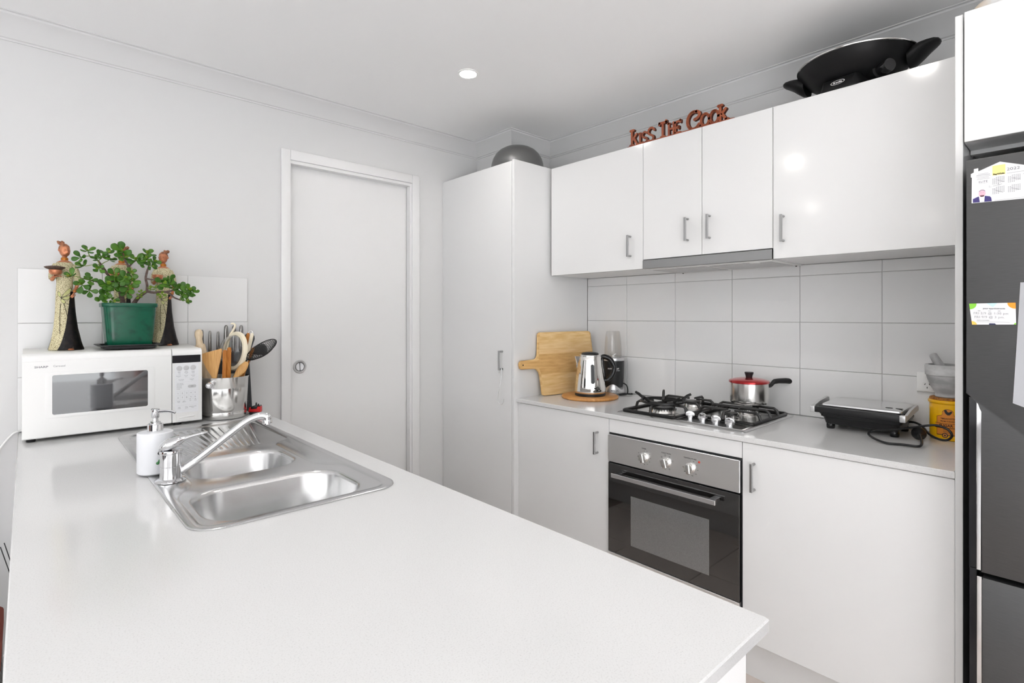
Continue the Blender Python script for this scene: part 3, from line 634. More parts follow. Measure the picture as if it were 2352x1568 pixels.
# house-shaped calendar
m_paper = mat('white_card', (0.70, 0.70, 0.71, 1), 0.45)
def U(y, z): return (-y, z)
cal = thing('calendar', 'white house-shaped 2022 fridge calendar with a portrait of a man', 'calendar', (1.799, 0.12, 1.62))
bm = new(); prism(bm, [U(.2090, 1.6245), U(.0300, 1.6180), U(.0300, 1.675), U(.112, 1.7037), U(.1550, 1.7205), U(.1900, 1.7065), U(.1958, 1.7043), U(.1960, 1.7125), U(.2045, 1.7118), U(.2047, 1.7030), U(.2105, 1.7000), U(.2105, 1.6915), U(.2085, 1.6905)], FX(1.7996, 0, 0), 0, 0.0008)
obj('card', bm, m_paper, cal, 0)
CF = FX(1.7988, 0, 0)
bm = new(); rect(bm, CF, -.1690, -.1450, 1.6880, 1.7125); obj('yellow_patch', bm, mat('yellow_print', srgb(240, 225, 140), 0.5), cal, 0)
bm = new(); text(bm, 'RayWhite', .0052, CF @ M.Translation((-.157, 1.6905, .0002)), bold=.0002)
obj('lettering', bm, m_blk, cal, 0)
bm = new(); text(bm, '2022', .0098, CF @ M.Translation((-.1305, 1.6985, 0)), sx=1.25); text(bm, 'ELITE', .0068, CF @ M.Translation((-.1865, 1.6760, 0)), sx=1.1)
for k, (wd, sz) in enumerate(((.020, 0), (.026, 1), (.028, 0), (.022, 0), (.025, 0))): rect(bm, CF, -.1865 - wd / 2, -.1865 + wd / 2, 1.6965 - .0034 * k, 1.6965 - .0034 * k + (.0009 if sz else .0006))
rect(bm, CF, -.1950, -.1780, 1.6718, 1.6721)
rect(bm, CF, -.1420, -.0600, 1.6885, 1.6891); rect(bm, CF, -.165, -.06, 1.6245, 1.6250)
obj('lettering', bm, m_print, cal, 0, label='grey lettering')
bm = new()
for gx_, gz in ((-.1690, 1.6815), (-.1400, 1.6815), (-.1110, 1.6815), (-.082, 1.6815), (-.1690, 1.6570), (-.1400, 1.6570), (-.1110, 1.6570), (-.082, 1.6570)):
    for r_ in range(6):
        for c_ in range(7):
            if (r_ == 0 and c_ < 2) or (r_ == 5 and c_ > 3): continue
            rect(bm, CF, gx_ + .0034 * c_, gx_ + .0034 * c_ + .0020, gz - .0031 * r_, gz - .0031 * r_ + .0013)
obj('date_grid', bm, m_print, cal, 0)
bm = new()
for a, b in (((-.163, 1.677), (-.147, 1.668)), ((-.134, 1.676), (-.119, 1.671)), ((-.1660, 1.652), (-.149, 1.642)), ((-.135, 1.651), (-.120, 1.645)), ((-.168, 1.661), (-.151, 1.664)), ((-.113, 1.681), (-.105, 1.689))):
    prism(bm, [(a[0], a[1]), (b[0], b[1]), (b[0], b[1] + .0006), (a[0], a[1] + .0006)], CF, 0.0003, 0.0005)
for (u, v) in ((-.175, 1.659), (-.158, 1.661), (-.111, 1.6845)):
    rect(bm, CF, u, u + .0005, v, v + .005, .0004); rect(bm, CF, u + .002, u + .004, v + .001, v + .0015, .0004)
obj('handwriting', bm, m_print, cal, 0)
def poly(bm, pts, d=.0002): prism(bm, pts, CF, 0, d)
bm = new(); poly(bm, [(-.2065, 1.6255), (-.1700, 1.6238), (-.1712, 1.6330), (-.1738, 1.6370), (-.1830, 1.6395), (-.1960, 1.6395), (-.2065, 1.6350)]); obj('portrait_suit', bm, mat('navy_purple_print', srgb(60, 50, 110), 0.5), cal, 0)
bm = new(); poly(bm, [(-.1930, 1.6252), (-.1845, 1.6248), (-.1835, 1.6400), (-.1945, 1.6400)], .0004); obj('portrait_shirt', bm, m_wht, cal, 0)
bm = new(); poly(bm, [(-.1885 + .0066 * math.cos(a), 1.6460 + .0088 * math.sin(a)) for a in [k * PI / 10 for k in range(20)]], .0005); poly(bm, [(-.192, 1.6385), (-.185, 1.6385), (-.185, 1.642), (-.192, 1.642)], .0005); obj('portrait_face', bm, mat('pink_print', srgb(225, 175, 190), 0.5), cal, 0)
bm = new(); poly(bm, [(-.1885 + .0070 * math.cos(a), 1.6488 + .0075 * math.sin(a)) for a in [k * PI / 10 for k in range(1, 10)]], .0006)
obj('portrait_hair', bm, mat('grey_hair_print', srgb(170, 150, 165), 0.5), cal, 0)
bm = new(); poly(bm, [(-.1885 + .0058 * math.cos(a), 1.6470 + .0062 * math.sin(a)) for a in [k * PI / 10 for k in range(20)]], .0007); obj('portrait_face', bm, bpy.data.materials['pink_print'], cal, 0)
bm = new()
for u in (-.1908, -.1862): rect(bm, CF, u - .0010, u + .0010, 1.6482, 1.6488, .0009)
rect(bm, CF, -.1902, -.1868, 1.6425, 1.6430, .0009); obj('portrait_features', bm, mat('dark_pink_print', srgb(150, 95, 110), 0.5), cal, 0)

# appointment card
ac = thing('appointment_card', 'small white appointment card with coloured corner shapes on the fridge', 'card', (1.799, 0.165, 1.34))
A = M.Translation((1.7996, 0.1685, 1.3395)) @ M(((0, 0, -1, 0), (-1, 0, 0, 0), (0, 1, 0, 0), (0, 0, 0, 1))) @ M.Rotation(math.radians(-1.2), 4, 'Z')
W2, H2 = .0425, .0270
def asp(u, v): return (u + (-.0035 * v / H2 if u < 0 else -.001 * v / H2), v + .0075 * u / W2 * 0.2)
bm = new(); prism(bm, [asp(-W2, -H2), asp(W2, -H2), asp(W2, H2), asp(-W2, H2)], A, 0, .0006); obj('card', bm, m_paper, ac, 0)
A2 = A @ M.Translation((0, 0, .0006))
def shape(col, pts, nm): 
    bm = new(); prism(bm, [asp(*p) for p in pts], A2, 0, .0002); obj('printed_shape', bm, mat(nm, srgb(*col), 0.5), ac, 0)
arcq = lambda cx, cy, r, a0, a1: [(cx, cy)] + [(cx + r * math.cos(math.radians(a0 + (a1 - a0) * k / 8)), cy + r * math.sin(math.radians(a0 + (a1 - a0) * k / 8))) for k in range(9)]
shape((130, 200, 60), arcq(-W2, H2, .0145, 270, 360), 'green_print'); shape((245, 150, 40), arcq(W2, H2, .0150, 180, 270), 'orange_print')
shape((250, 190, 90), arcq(-W2, -H2, .0095, 0, 90), 'amber_print'); shape((190, 220, 228), [(-.009, H2), (.009, H2), (.001, H2 - .010)], 'pale_blue_print')
shape((45, 45, 85), [(-.010, -H2), (.006, -H2), (.004, -H2 + .0030), (-.009, -H2 + .0035)], 'navy_print'); shape((130, 200, 60), arcq(W2, -H2, .004, 90, 180), 'lime_print')
bm = new(); text(bm, 'your appointments', .0052, A2 @ M.Translation((.002, .0135, 0)), sx=1.05, bold=.00012)
for u, s in ((-.026, 'date'), (-.006, 'time'), (.012, 'with')): text(bm, s, .003, A2 @ M.Translation((u, .0075, 0)))
text(bm, 'need to reschedule?', .003, A2 @ M.Translation((-.030, -.0165, 0)), 'LEFT'); rect(bm, A2, -.030, .032, -.0208, -.0203)
obj('lettering', bm, m_print, ac, 0)
bm = new(); text(bm, 'FRI 2/9 @ 1:30 pm', .0078, A2 @ M.Translation((-.037, .0010, 0)), 'LEFT', sx=1.0, bold=.00003, sp=1.1); text(bm, 'FRI 9/9 @ 3 pm.', .0078, A2 @ M.Translation((-.035, -.0085, 0)), 'LEFT', sx=1.0, bold=.00003, sp=1.1)
obj('handwriting', bm, mat('pencil_grey', (.36, .36, .38, 1), .7), ac, 0)

# hanging sheet of paper, its lower edge curling off the door
bm = new(); nu, nv = 6, 12; rows = []
for j in range(nv + 1):
    v = j / nv; row = []
    for i in range(nu + 1):
        u = i / nu
        y = .1180 + .0125 * v - u * .21; z = 1.4165 - .2960 * v - .016 * min(1, u * 5) * max(0, v - .93) / .07
        x = 1.7992 - .022 * max(0, v - .25) ** 1.5 - .004 * math.sin(u * 3) * v
        row.append(bm.verts.new((x, y, z)))
    rows.append(row)
for a, b in zip(rows, rows[1:]):
    for i in range(nu): bm.faces.new((a[i], a[i + 1], b[i + 1], b[i]))
bmesh.ops.solidify(bm, geom=bm.faces[:], thickness=0.0004)
tag(obj('paper_sheet', bm, mat('white_copy_paper', (0.80, 0.81, 0.85, 1), 0.7), None, 60), 'plain white sheet of paper hanging on the fridge door', 'paper')

# rounded marbled tub on top of the fridge cupboard
m_marb = mat('grey_gold_marbled_plastic', (0.62, 0.62, 0.62, 1), 0.25, vcol=srgb(196, 160, 105), vscale=7, det=6, lo=.52, hi=.70)
bm = new(); loft(bm, [[V((x, y, z)) for x, y in rrect(1.925 + i_, 2.33 - i_, -.20 + i_, .2300 - i_, max(.01, .05 - i_ * .3), 6)] for z, i_ in ((2.1645, .004), (2.168, 0), (2.180, 0), (2.192, .003), (2.202, .010), (2.210, .020), (2.217, .036), (2.222, .06), (2.224, .10))])
tag(obj('marbled_tub', bm, m_marb, None, 60), 'grey and gold marbled rounded tub on top of the fridge cupboard', 'tub')

# ================================================================ ON TOP OF THE WALL CABINETS
# lettering sign: Kiss the Cook
m_sign = mat('rust_brown_painted_wood', srgb(158, 84, 52), 0.5, vcol=srgb(138, 66, 42), vscale=40)
sg = thing('lettering_sign', 'rust-brown cut-out sign reading Kiss the Cook on the wall cabinets', 'sign', (2.185, 1.27, UT))
def st(bm, pts, w, c):    # a stroke of even width w, round-jointed, cut from a board
    P = [V((p[0], p[1])) for p in pts]
    for a, b in zip(P, P[1:]):
        d_ = (b - a).normalized(); nn = V((-d_.y, d_.x)) * w / 2
        prism(bm, [tuple(a + nn), tuple(a - nn), tuple(b - nn), tuple(b + nn)], c, 0, 0.016)
    for p in P: prism(bm, [(p.x + w / 2 * math.cos(k * PI / 5), p.y + w / 2 * math.sin(k * PI / 5)) for k in range(10)], c, 0, 0.0162)
m_signe = mat('shaded_letter_side', srgb(84, 40, 26), 0.7)
def shade_sides(o):          # shade on the letters' sides, put in as a darker colour
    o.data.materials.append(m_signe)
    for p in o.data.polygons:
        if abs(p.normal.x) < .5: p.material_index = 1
def arc(cx, cy, rx, ry, a0, a1, n=10): return [(cx + rx * math.cos(math.radians(a0 + (a1 - a0) * k / n)), cy + ry * math.sin(math.radians(a0 + (a1 - a0) * k / n))) for k in range(n + 1)]
F = FX(2.191, 1.540, UT); W_ = .0125
bb = .012
glyph = [
 ('K', [[(.029, bb), (.029, .083)], [(.021, .083), (.039, .083)], [(.020, bb), (.036, bb)], [(.034, .038), (.055, .062)], [(.040, .046), (.058, bb)]], .0110),
 ('i', [[(.075, bb), (.075, .058)], [(.070, .058), (.080, .058)], [(.070, bb), (.081, bb)]], .0095),
 ('s', [arc(.101, .046, .013, .013, 30, 250, 8) + arc(.101, .021, .013, .012, 80, -140, 8)], .0092),
 ('s', [arc(.137, .054, .016, .016, 10, 250, 8) + arc(.134, .022, .015, .014, 80, -140, 8)], .0100),
 ('T', [[(.198, bb), (.198, .077)], [(.181, .077), (.216, .077)], [(.181, .070), (.181, .078)], [(.216, .077), (.216, .083)], [(.190, bb), (.206, bb)]], .0112),
 ('H', [[(.230, bb), (.230, .064)], [(.254, bb), (.254, .064)], [(.230, .038), (.254, .038)], [(.226, .064), (.234, .064)]], .0098),
 ('E', [[(.262, bb), (.262, .060)], [(.262, .060), (.288, .065)], [(.288, .058), (.288, .067)], [(.262, .036), (.279, .036)], [(.279, .031), (.279, .041)], [(.262, bb), (.287, bb)]], .0098),
 ('C', [[(.357, .049), (.366, .051), (.376, .057), (.381, .066), (.378, .076), (.367, .083)] + arc(.353, .046, .030, .038, 68, 325, 18)], .0130),
 ('o', [arc(.4060, .0350, .0185, .0255, 0, 360, 18)], .0112),
 ('o', [arc(.4480, .0360, .0185, .0265, 0, 360, 18)], .0112),
 ('k', [[(.474, bb), (.474, .076)], [(.466, .076), (.482, .076)], [(.478, .036), (.498, .058)], [(.482, .040), (.500, bb)], [(.500, bb), (.508, bb)]], .0118)]
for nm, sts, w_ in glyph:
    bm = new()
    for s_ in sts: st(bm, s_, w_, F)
    lo_ = obj('letter', bm, m_sign, sg, 0); shade_sides(lo_)
bm = new(); prism(bm, [(-.004, 0.0003), (.540, 0.0003), (.536, .0095), (.514, .0110), (.310, .0108), (.030, .0110), (.004, .0090)], F, -0.012, 0.017, 0.001, 1); obj('base_strip', bm, m_sign, sg, 0)

# electric wok
wk = thing('electric_wok', 'black electric wok with a silver rim on the wall cabinets', 'wok', (2.300, 0.600, UT))
WX, WY = 2.300, 0.600
m_wok = mat('black_satin_wok', (0.008, 0.008, 0.0085, 1), 0.42, spec=0.25)
bm = new(); lathe(bm, [(0.0, .034), (0.070, .034), (0.100, .040), (0.130, .054), (0.158, .076), (0.178, .101), (0.187, .118), (0.190, .124), (0.186, .124), (0.150, .080), (0.09, .045), (0, .040)], (WX, WY, UT), 56); obj('bowl', bm, m_wok, wk)
bm = new(); lathe(bm, [(0.1885, .1230), (0.1935, .1245), (0.1945, .1275), (0.1925, .1300), (0.186, .1300), (0.1855, .1240)], (WX, WY, UT), 56, None, False, False)
loft_r = None; obj('rim', bm, m_alu, wk, label='silver metal rim')
bm = new(); lathe(bm, [(0.118, .0004), (0.121, .004), (0.112, .014), (0.098, .028), (0.090, .0405), (0, .0405)], (WX, WY, UT), 48); bs = obj('base', bm, m_wok, wk)
# front pad of the base with the maker's oval badge
pa = V((-0.97, 0.14, 0)).normalized()
bm = new(); rings = []
for s_, hw, z0, z1 in ((0.075, .076, .0006, .048), (0.110, .074, .0006, .048), (0.127, .068, .0006, .0455), (0.131, .066, .0006, .0420), (0.144, .058, .0006, .014), (0.1455, .056, .0006, .008)):
    c_ = V((WX, WY, UT)) + pa * s_; sd = V((-pa.y, pa.x, 0))
    rings.append([c_ + sd * hw + V((0, 0, z0)), c_ + sd * hw * .8 + V((0, 0, z1)), c_ - sd * hw * .8 + V((0, 0, z1)), c_ - sd * hw + V((0, 0, z0))])
loft(bm, rings); obj('badge_pad', bm, m_wok, bs, 40)
bF = frame(V((WX, WY, UT)) + pa * .1385 + V((0, 0, .0265)), (-pa.y, pa.x, 0), (pa.x * -.42, pa.y * -.42, .907))
bm = new(); text(bm, 'Breville', .0105, bF, sx=.95, bold=.0003)
ov = lambda a_, b_: [bm.verts.new(bF @ V((a_ * math.cos(k * PI / 16), b_ * math.sin(k * PI / 16), .0006))) for k in range(32)]
r0, r1 = ov(.0240, .0100), ov(.0215, .0085)
for k in range(32): bm.faces.new((r0[k], r0[(k + 1) % 32], r1[(k + 1) % 32], r1[k]))
obj('badge', bm, m_wht, bs, 0, label='white oval badge lettering')
def wokhandle(sgn):
    bm = new(); rings = []
    for s_, hw, zc, hh in ((0.166, .050, .090, .034), (0.184, .056, .096, .034), (0.202, .054, .105, .028), (0.220, .048, .114, .020), (0.238, .038, .120, .0135), (0.249, .025, .122, .0085), (0.254, .010, .122, .003)):
        c_ = V((WX, WY + sgn * s_, UT + zc))
        rings.append([c_ + V((hw * math.cos(2 * PI * k / 20), 0, hh * math.sin(2 * PI * k / 20))) for k in range(20)])
    loft(bm, rings); obj('handle', bm, m_wok, wk, 60)
wokhandle(1); wokhandle(-1)
# thermostat probe with its dial
pd_ = V((-0.62, -0.78, 0)).normalized(); pc_ = V((WX, WY, UT + .050))
bm = new(); tube(bm, [pc_ + pd_ * .09, pc_ + pd_ * .125, pc_ + pd_ * .128], [.030, .030, .024], 24); rt = frame(pc_ + pd_ * .128, (pd_.y, -pd_.x, 0), (0, 0, 1))
obj('probe_socket', bm, m_wok, wk)
bm = new(); lathe(bm, [(.0225, 0), (.0235, .003), (.0235, .036), (.021, .041), (0, .042)], (0, 0, 0), 28); bm.transform(frame(pc_ + pd_ * .1275, (-pd_.y, pd_.x, 0), (0, 0, 1))); obj('thermostat_dial', bm, m_blackg, wk)

# upturned steel bowl on the pantry
bm = new(); lathe(bm, [(.1515, .0003), (.1520, .003), (.150, .006), (.147, .030), (.139, .058), (.124, .085), (.103, .106), (.076, .1215), (.046, .1300), (.015, .1325), (0, .1327)], (2.060, 2.2025, 2.1603), 56)
tag(obj('steel_bowl', bm, mat('dark_satin_steel', (0.27, 0.27, 0.27, 1), 0.36, 1.0), None, 60), 'upturned grey steel mixing bowl on top of the pantry', 'bowl')
bm = bbox(1.96, 2.02, 0, 0.01, 0, 0.01); bm.free()
# S-hook hanging on the pantry handle
bm = new(); tube(bm, [(1.8785, 2.1535, 1.0260), (1.8785, 2.1505, 1.0470), (1.8785, 2.1420, 1.0560), (1.8785, 2.1335, 1.0490), (1.8780, 2.1325, 1.0200), (1.8740, 2.1350, .9800), (1.8680, 2.1400, .9400), (1.8660, 2.1460, .9000), (1.8660, 2.1460, .8790), (1.8700, 2.1390, .8630), (1.8760, 2.1300, .8610), (1.8810, 2.1220, .8720), (1.8830, 2.1190, .8920)], 0.0016, 8, True, 5)
tag(obj('wire_hook', bm, m_chrome, None, 60), 'thin chrome wire hook hanging from the pantry door handle', 'hook')

# ================================================================ ON THE STOVE BENCH
ZB = 0.9002
# ---- gas cooktop
t = thing('gas_cooktop', 'stainless steel gas cooktop with black iron trivets and four knobs', 'cooktop', (2.21, 1.16, ZB))
CX0, CX1, CY0, CY1 = 1.962, 2.452, .868, 1.448
m_ctop = mat('polished_cooktop_steel', (0.62, 0.62, 0.62, 1), 0.22, 1.0, rvary=0.04, vscale=8)
bm = new(); R = []
for i_, z, r_ in ((0, .0003, .014), (0, .0015, .014), (.003, .0040, .013), (.018, .0072, .012), (.021, .0072, .012), (.026, .0052, .010), (.10, .0050, .010)):
    R.append([V((x, y, ZB + z)) for x, y in rrect(CX0 + i_, CX1 - i_, CY0 + i_, CY1 - i_, r_, 5)])
loft(bm, R, True, False, True); plate = obj('plate', bm, m_ctop, t, 30)
bm = new(); text(bm, 'BELLINI', .009, frame((1.9935, .905, ZB + .0068), (0, -1, 0), (1, 0, 0)), sx=1.1); obj('lettering', bm, m_blk, plate, 0)
def burner(x, y, r, lab):
    z = ZB + .005
    bm = new(); lathe(bm, [(r * 1.35, 0), (r * 1.33, .002), (r * 1.05, .004), (r * .98, .012), (r * 1.0, .014), (r * 1.0, .021), (r * .95, .0215), (0, .0215)], (x, y, z), 36); bn = obj('burner', bm, m_alu, t, label=lab)
    bm = new()
    for k in range(30):
        a = 2 * PI * k / 30; tube(bm, [(x + r * .985 * math.cos(a), y + r * .985 * math.sin(a), z + .014), (x + r * .985 * math.cos(a), y + r * .985 * math.sin(a), z + .021)], .0016, 5)
    obj('flame_ports', bm, m_dark, bn, 0)
    bm = new(); lathe(bm, [(r * .93, .0216), (r * .93, .0255), (r * .86, .0285), (0, .0292)], (x, y, z), 32); obj('burner_cap', bm, m_iron, bn)
    bm = new(); lathe(bm, [(.0028, 0), (.0028, .018), (.0012, .0195), (0, .0195)], (x - r * 1.12, y + .01, z), 8); obj('igniter', bm, m_white, bn)
burner(2.090, 1.285, .055, 'wide wok burner'); burner(2.330, 1.275, .038, 'rear burner by the kettle'); burner(2.335, 1.015, .040, 'rear burner under the saucepan'); burner(2.160, 1.010, .028, 'small front burner')
def bar(bm, pts, w=.0058, h=.0058):
    tube(bm, pts, w, 6, True, 0)
def trivet(x0, x1, y0, y1, cs):
    tr = new(); z0 = ZB + .012; zt = ZB + .043
    fr = [V((x, y, z0)) for x, y in rrect(x0, x1, y0, y1, .012, 3)]
    tube(tr, fr, .0065, 6, False, closed=True)
    for x, y in ((x0 + .01, y0 + .006), (x1 - .01, y0 + .006), (x0 + .01, y1 - .006), (x1 - .01, y1 - .006)): tube(tr, [(x, y, ZB + .0062), (x, y, z0)], .006, 6)
    ob = obj('trivet', tr, m_iron, t, 40, label='black iron trivet')
    def arm(a, b):
        a = V(a); b = V(b); d_ = (b - a); 
        g_ = new(); tube(g_, [a, a + d_ * .06 + V((0, 0, (zt - z0) * .75)), a + d_ * .17 + V((0, 0, zt - z0)), a + d_ * .6 + V((0, 0, zt - z0)), a + d_ + V((0, 0, zt - z0))], [.0062, .0062, .0062, .0055, .0045], 6, True, 0); obj('trivet_arm', g_, m_iron, ob, 40)
    for (cx, cy, r_) in cs:
        arm((cx, y0, z0), (cx, cy - r_, z0)); arm((cx, y1, z0), (cx, cy + r_, z0))
    c0, c1 = cs[0], cs[-1]
    arm((x0, c0[1], z0), (c0[0] - c0[2], c0[1], z0)); arm((x1, c1[1], z0), (c1[0] + c1[2], c1[1], z0))
    xm = (x0 + x1) / 2; g_ = new(); tube(g_, [(xm, y0, z0), (xm, y0 + .006, zt - .010), (xm, y0 + .02, zt), (xm, y1 - .02, zt), (xm, y1 - .006, zt - .010), (xm, y1, z0)], .0058, 6); obj('trivet_arm', g_, m_iron, ob, 40)
trivet(1.985, 2.428, 1.172, 1.427, [(2.090, 1.285, .030), (2.330, 1.275, .018)])
trivet(2.085, 2.428, .890, 1.150, [(2.160, 1.010, .014), (2.335, 1.015, .018)])
# wok ring standing on the front left trivet
bm = new(); cx, cy = 2.105, 1.300; zr = ZB + .0535
tube(bm, [V((cx + .092 * math.cos(2 * PI * k / 40), cy + .092 * math.sin(2 * PI * k / 40), zr)) for k in range(40)], .0062, 6, False, closed=True)
for k in range(5):
    a = 2 * PI * k / 5 + .5; u = V((math.cos(a), math.sin(a), 0)); c_ = V((cx, cy, zr))
    tube(bm, [c_ + u * .040 - V((0, 0, .004)), c_ + u * .088 + V((0, 0, .004)), c_ + u * .112 + V((0, 0, .022)), c_ + u * .128 + V((0, 0, .030))], [.0050, .0070, .0070, .0055], 6)
obj('wok_ring', bm, m_iron, t, 40, label='black iron wok support ring')
for k, (x, y, rot) in enumerate(((2.066, 1.143, .5), (2.060, 1.083, -.3), (2.054, 1.023, .3), (2.044, .961, .15))):
    z = ZB + .005
    bm = new(); lathe(bm, [(.0150, 0), (.0150, .003), (.0190, .0045), (.0195, .011), (.0180, .0135), (0, .014)], (x, y, z), 28); kn = obj('knob', bm, m_chrome, t)
    g_ = new(); prism(g_, [(-.019, 0), (.019, 0), (.0185, .006), (.014, .013), (.004, .0165), (-.006, .0150), (-.0165, .008)], M.Translation((x, y, z + .0133)) @ M.Rotation(rot, 4, 'Z') @ M(((0, 0, 1, 0), (1, 0, 0, 0), (0, 1, 0, 0), (0, 0, 0, 1))), -.0062, .0062, .002, 2); obj('grip', g_, m_chrome, kn)

# ---- saucepan on the rear right burner
PXc, PYc, PZ = 2.347, 1.018, ZB + .0495
t = thing('saucepan', 'small steel saucepan with a red lid on the rear burner', 'saucepan', (PXc, PYc, PZ))
bm = new(); lathe(bm, [(0, .0005), (.066, .0005), (.0735, .003), (.0775, .010), (.0785, .018), (.0785, .091), (.0800, .093), (.0800, .0945), (.0765, .0945), (.076, .02), (0, .006)], (PXc, PYc, PZ), 48); obj('pot', bm, m_alu, t)
m_redlid = mat('red_enamel_lid', srgb(178, 40, 44), 0.2, 0.6, coat=0.5)
bm = new(); lathe(bm, [(.0815, .0915), (.0830, .0935), (.0830, .1000), (.0800, .1030), (.060, .1090), (.030, .1135), (0, .1145)], (PXc, PYc, PZ), 48); ld = obj('lid', bm, m_redlid, t, label='glossy red lid')
bm = new(); lathe(bm, [(.013, .1135), (.0135, .116), (.0150, .124), (.0180, .132), (.0185, .136), (.0170, .138), (0, .138)], (PXc, PYc, PZ), 24); obj('knob', bm, m_black, ld, label='black lid knob')
hd = V((.80, -.60, 0)).normalized(); c_ = V((PXc, PYc, PZ))
bm = new(); rings = []; sd = V((0, 0, 1)); wd = V((-hd.y, hd.x, 0))
for s_, z, hh, hw in ((.082, .072, .004, .012), (.090, .074, .007, .009), (.100, .078, .010, .009), (.108, .086, .0125, .0095), (.116, .094, .0115, .011), (.138, .097, .0112, .0115), (.170, .0975, .0122, .0120), (.205, .094, .0125, .0120), (.228, .0910, .0125, .0115), (.232, .0905, .010, .009)):
    o_ = c_ + hd * s_ + V((0, 0, z)); rings.append([o_ + wd * hw * math.cos(2 * PI * k / 12) + sd * hh * math.sin(2 * PI * k / 12) for k in range(12)])
loft(bm, rings); hnd = obj('handle', bm, m_black, t, 60, label='black plastic handle')
bm = new(); tube(bm, [c_ + hd * .0795 + wd * .012 + V((0, 0, .080)), c_ + hd * .081 + wd * .013 + V((0, 0, .060)), c_ + hd * .0812 + V((0, 0, .034)), c_ + hd * .081 - wd * .013 + V((0, 0, .060)), c_ + hd * .0795 - wd * .012 + V((0, 0, .080))], .0022, 8, True, 4)
prism(bm, [(-.013, .058), (-.006, .040), (.006, .040), (.013, .058), (.010, .080), (-.010, .080)], frame(c_ + hd * .079, wd, (0, 0, 1)), -.002, .002)
obj('bracket', bm, m_alu, hnd)

# ---- round board, kettle
t = None
m_board = wood('tan_lazy_susan_wood', srgb(205, 150, 88), srgb(180, 122, 62), 12, (8, 1, 1), 0.35)
BXc, BYc = 2.2105, 1.800
bm = new(); lathe(bm, [(.1440, .0002), (.1480, .003), (.1495, .0075), (.1480, .0125), (.1440, .0150), (0, .0150)], (BXc, BYc, ZB), 64); tag(obj('round_board', bm, m_board, None, 50), 'round tan wooden board under the kettle', 'board')
KX, KY, KZ = 2.205, 1.794, ZB + .0153
t = thing('kettle', 'shiny chrome electric kettle with a black handle on the round board', 'kettle', (KX, KY, KZ))
m_kchrome = mat('polished_kettle_steel', (0.84, 0.82, 0.79, 1), 0.045, 1.0)
bm = new(); lathe(bm, [(.0785, .0003), (.0800, .002), (.0800, .012), (.078, .0135), (0, .0135)], (KX, KY, KZ), 48); obj('base', bm, m_black, t)
bm = new(); lathe(bm, [(.0790, .0137), (.0815, .017), (.0818, .026), (.0795, .060), (.0745, .105), (.0690, .150), (.0640, .185), (.0620, .203), (.0600, .2065), (.050, .209), (0, .209)], (KX, KY, KZ), 64); kb_ = obj('body', bm, m_kchrome, t, 50)
bm = new(); lathe(bm, [(.0585, .2070), (.0580, .2120), (.0520, .2150), (.046, .2155), (.046, .219), (.040, .224), (.022, .2275), (0, .228)], (KX, KY, KZ), 40); obj('lid', bm, m_black, t, label='black dome lid in a steel collar')
bm = new(); lathe(bm, [(.0610, .2040), (.0605, .2115), (.0570, .2150), (.0470, .2160), (.0465, .2120)], (KX, KY, KZ), 48, None, False, False); obj('collar', bm, m_alu, t)
sp_ = V((-.737, .676, 0)); wd = V((-sp_.y, sp_.x, 0)); c_ = V((KX, KY, KZ))
bm = new(); rings = []
for z, s_, hw in ((.142, .0705, .002), (.165, .0745, .010), (.188, .0815, .016), (.206, .0880, .020)):
    o_ = c_ + V((0, 0, z)); rings.append([o_ + sp_ * .050 - wd * .028, o_ + sp_ * (s_ * .86) - wd * hw, o_ + sp_ * s_ - wd * hw * .35, o_ + sp_ * s_ + wd * hw * .35, o_ + sp_ * (s_ * .86) + wd * hw, o_ + sp_ * .050 + wd * .028])
loft(bm, rings); obj('spout', bm, m_kchrome, t, 50)
hp = -sp_
bm = new(); tube(bm, [c_ + hp * .055 + V((0, 0, .198)), c_ + hp * .075 + V((0, 0, .203)), c_ + hp * .105 + V((0, 0, .190)), c_ + hp * .124 + V((0, 0, .160)), c_ + hp * .127 + V((0, 0, .130)), c_ + hp * .112 + V((0, 0, .098)), c_ + hp * .088 + V((0, 0, .078)), c_ + hp * .074 + V((0, 0, .080))], [.010, .0135, .0135, .0125, .0125, .0125, .0115, .009], 14, True, 5, flat=1.0)
hk = obj('handle', bm, m_blackg, t, 60, label='glossy black loop handle')
bm = new(); tube(bm, [c_ + hp * .0620 + V((0, 0, .200)), c_ + hp * .0690 + V((0, 0, .150)), c_ + hp * .0760 + V((0, 0, .100)), c_ + hp * .0790 + V((0, 0, .075))], [.010, .008, .008, .006], 10); obj('handle_spine', bm, m_blackg, hk, 60)
f_ = (V((0, 0, 0)) - V((KX, KY, 0))); a0 = math.atan2(f_.y, f_.x) + .18
KP = [(.026, .0818), (.060, .0795), (.105, .0745), (.150, .0690), (.185, .0640)]
def rk(z):
    for (a, ra), (b, rb) in zip(KP, KP[1:]):
        if a <= z <= b: return ra + (rb - ra) * (z - a) / (b - a)
    return .07
bm = new(); n_ = 20; pts0 = []; pts1 = []
for k in range(n_):
    q = 2 * PI * k / n_; uu = .0098 * math.cos(q); zz = .118 + (.040 * (1 if math.sin(q) > 0 else -1) + .0098 * math.sin(q))
    for lst, dr_ in ((pts0, -.0030), (pts1, .0012)):
        r_ = rk(zz) + dr_; a_ = a0 + uu / .074; lst.append(c_ + V((r_ * math.cos(a_), r_ * math.sin(a_), zz)))
loft(bm, [pts0, pts1]); obj('water_window', bm, m_blackg, t, 40)

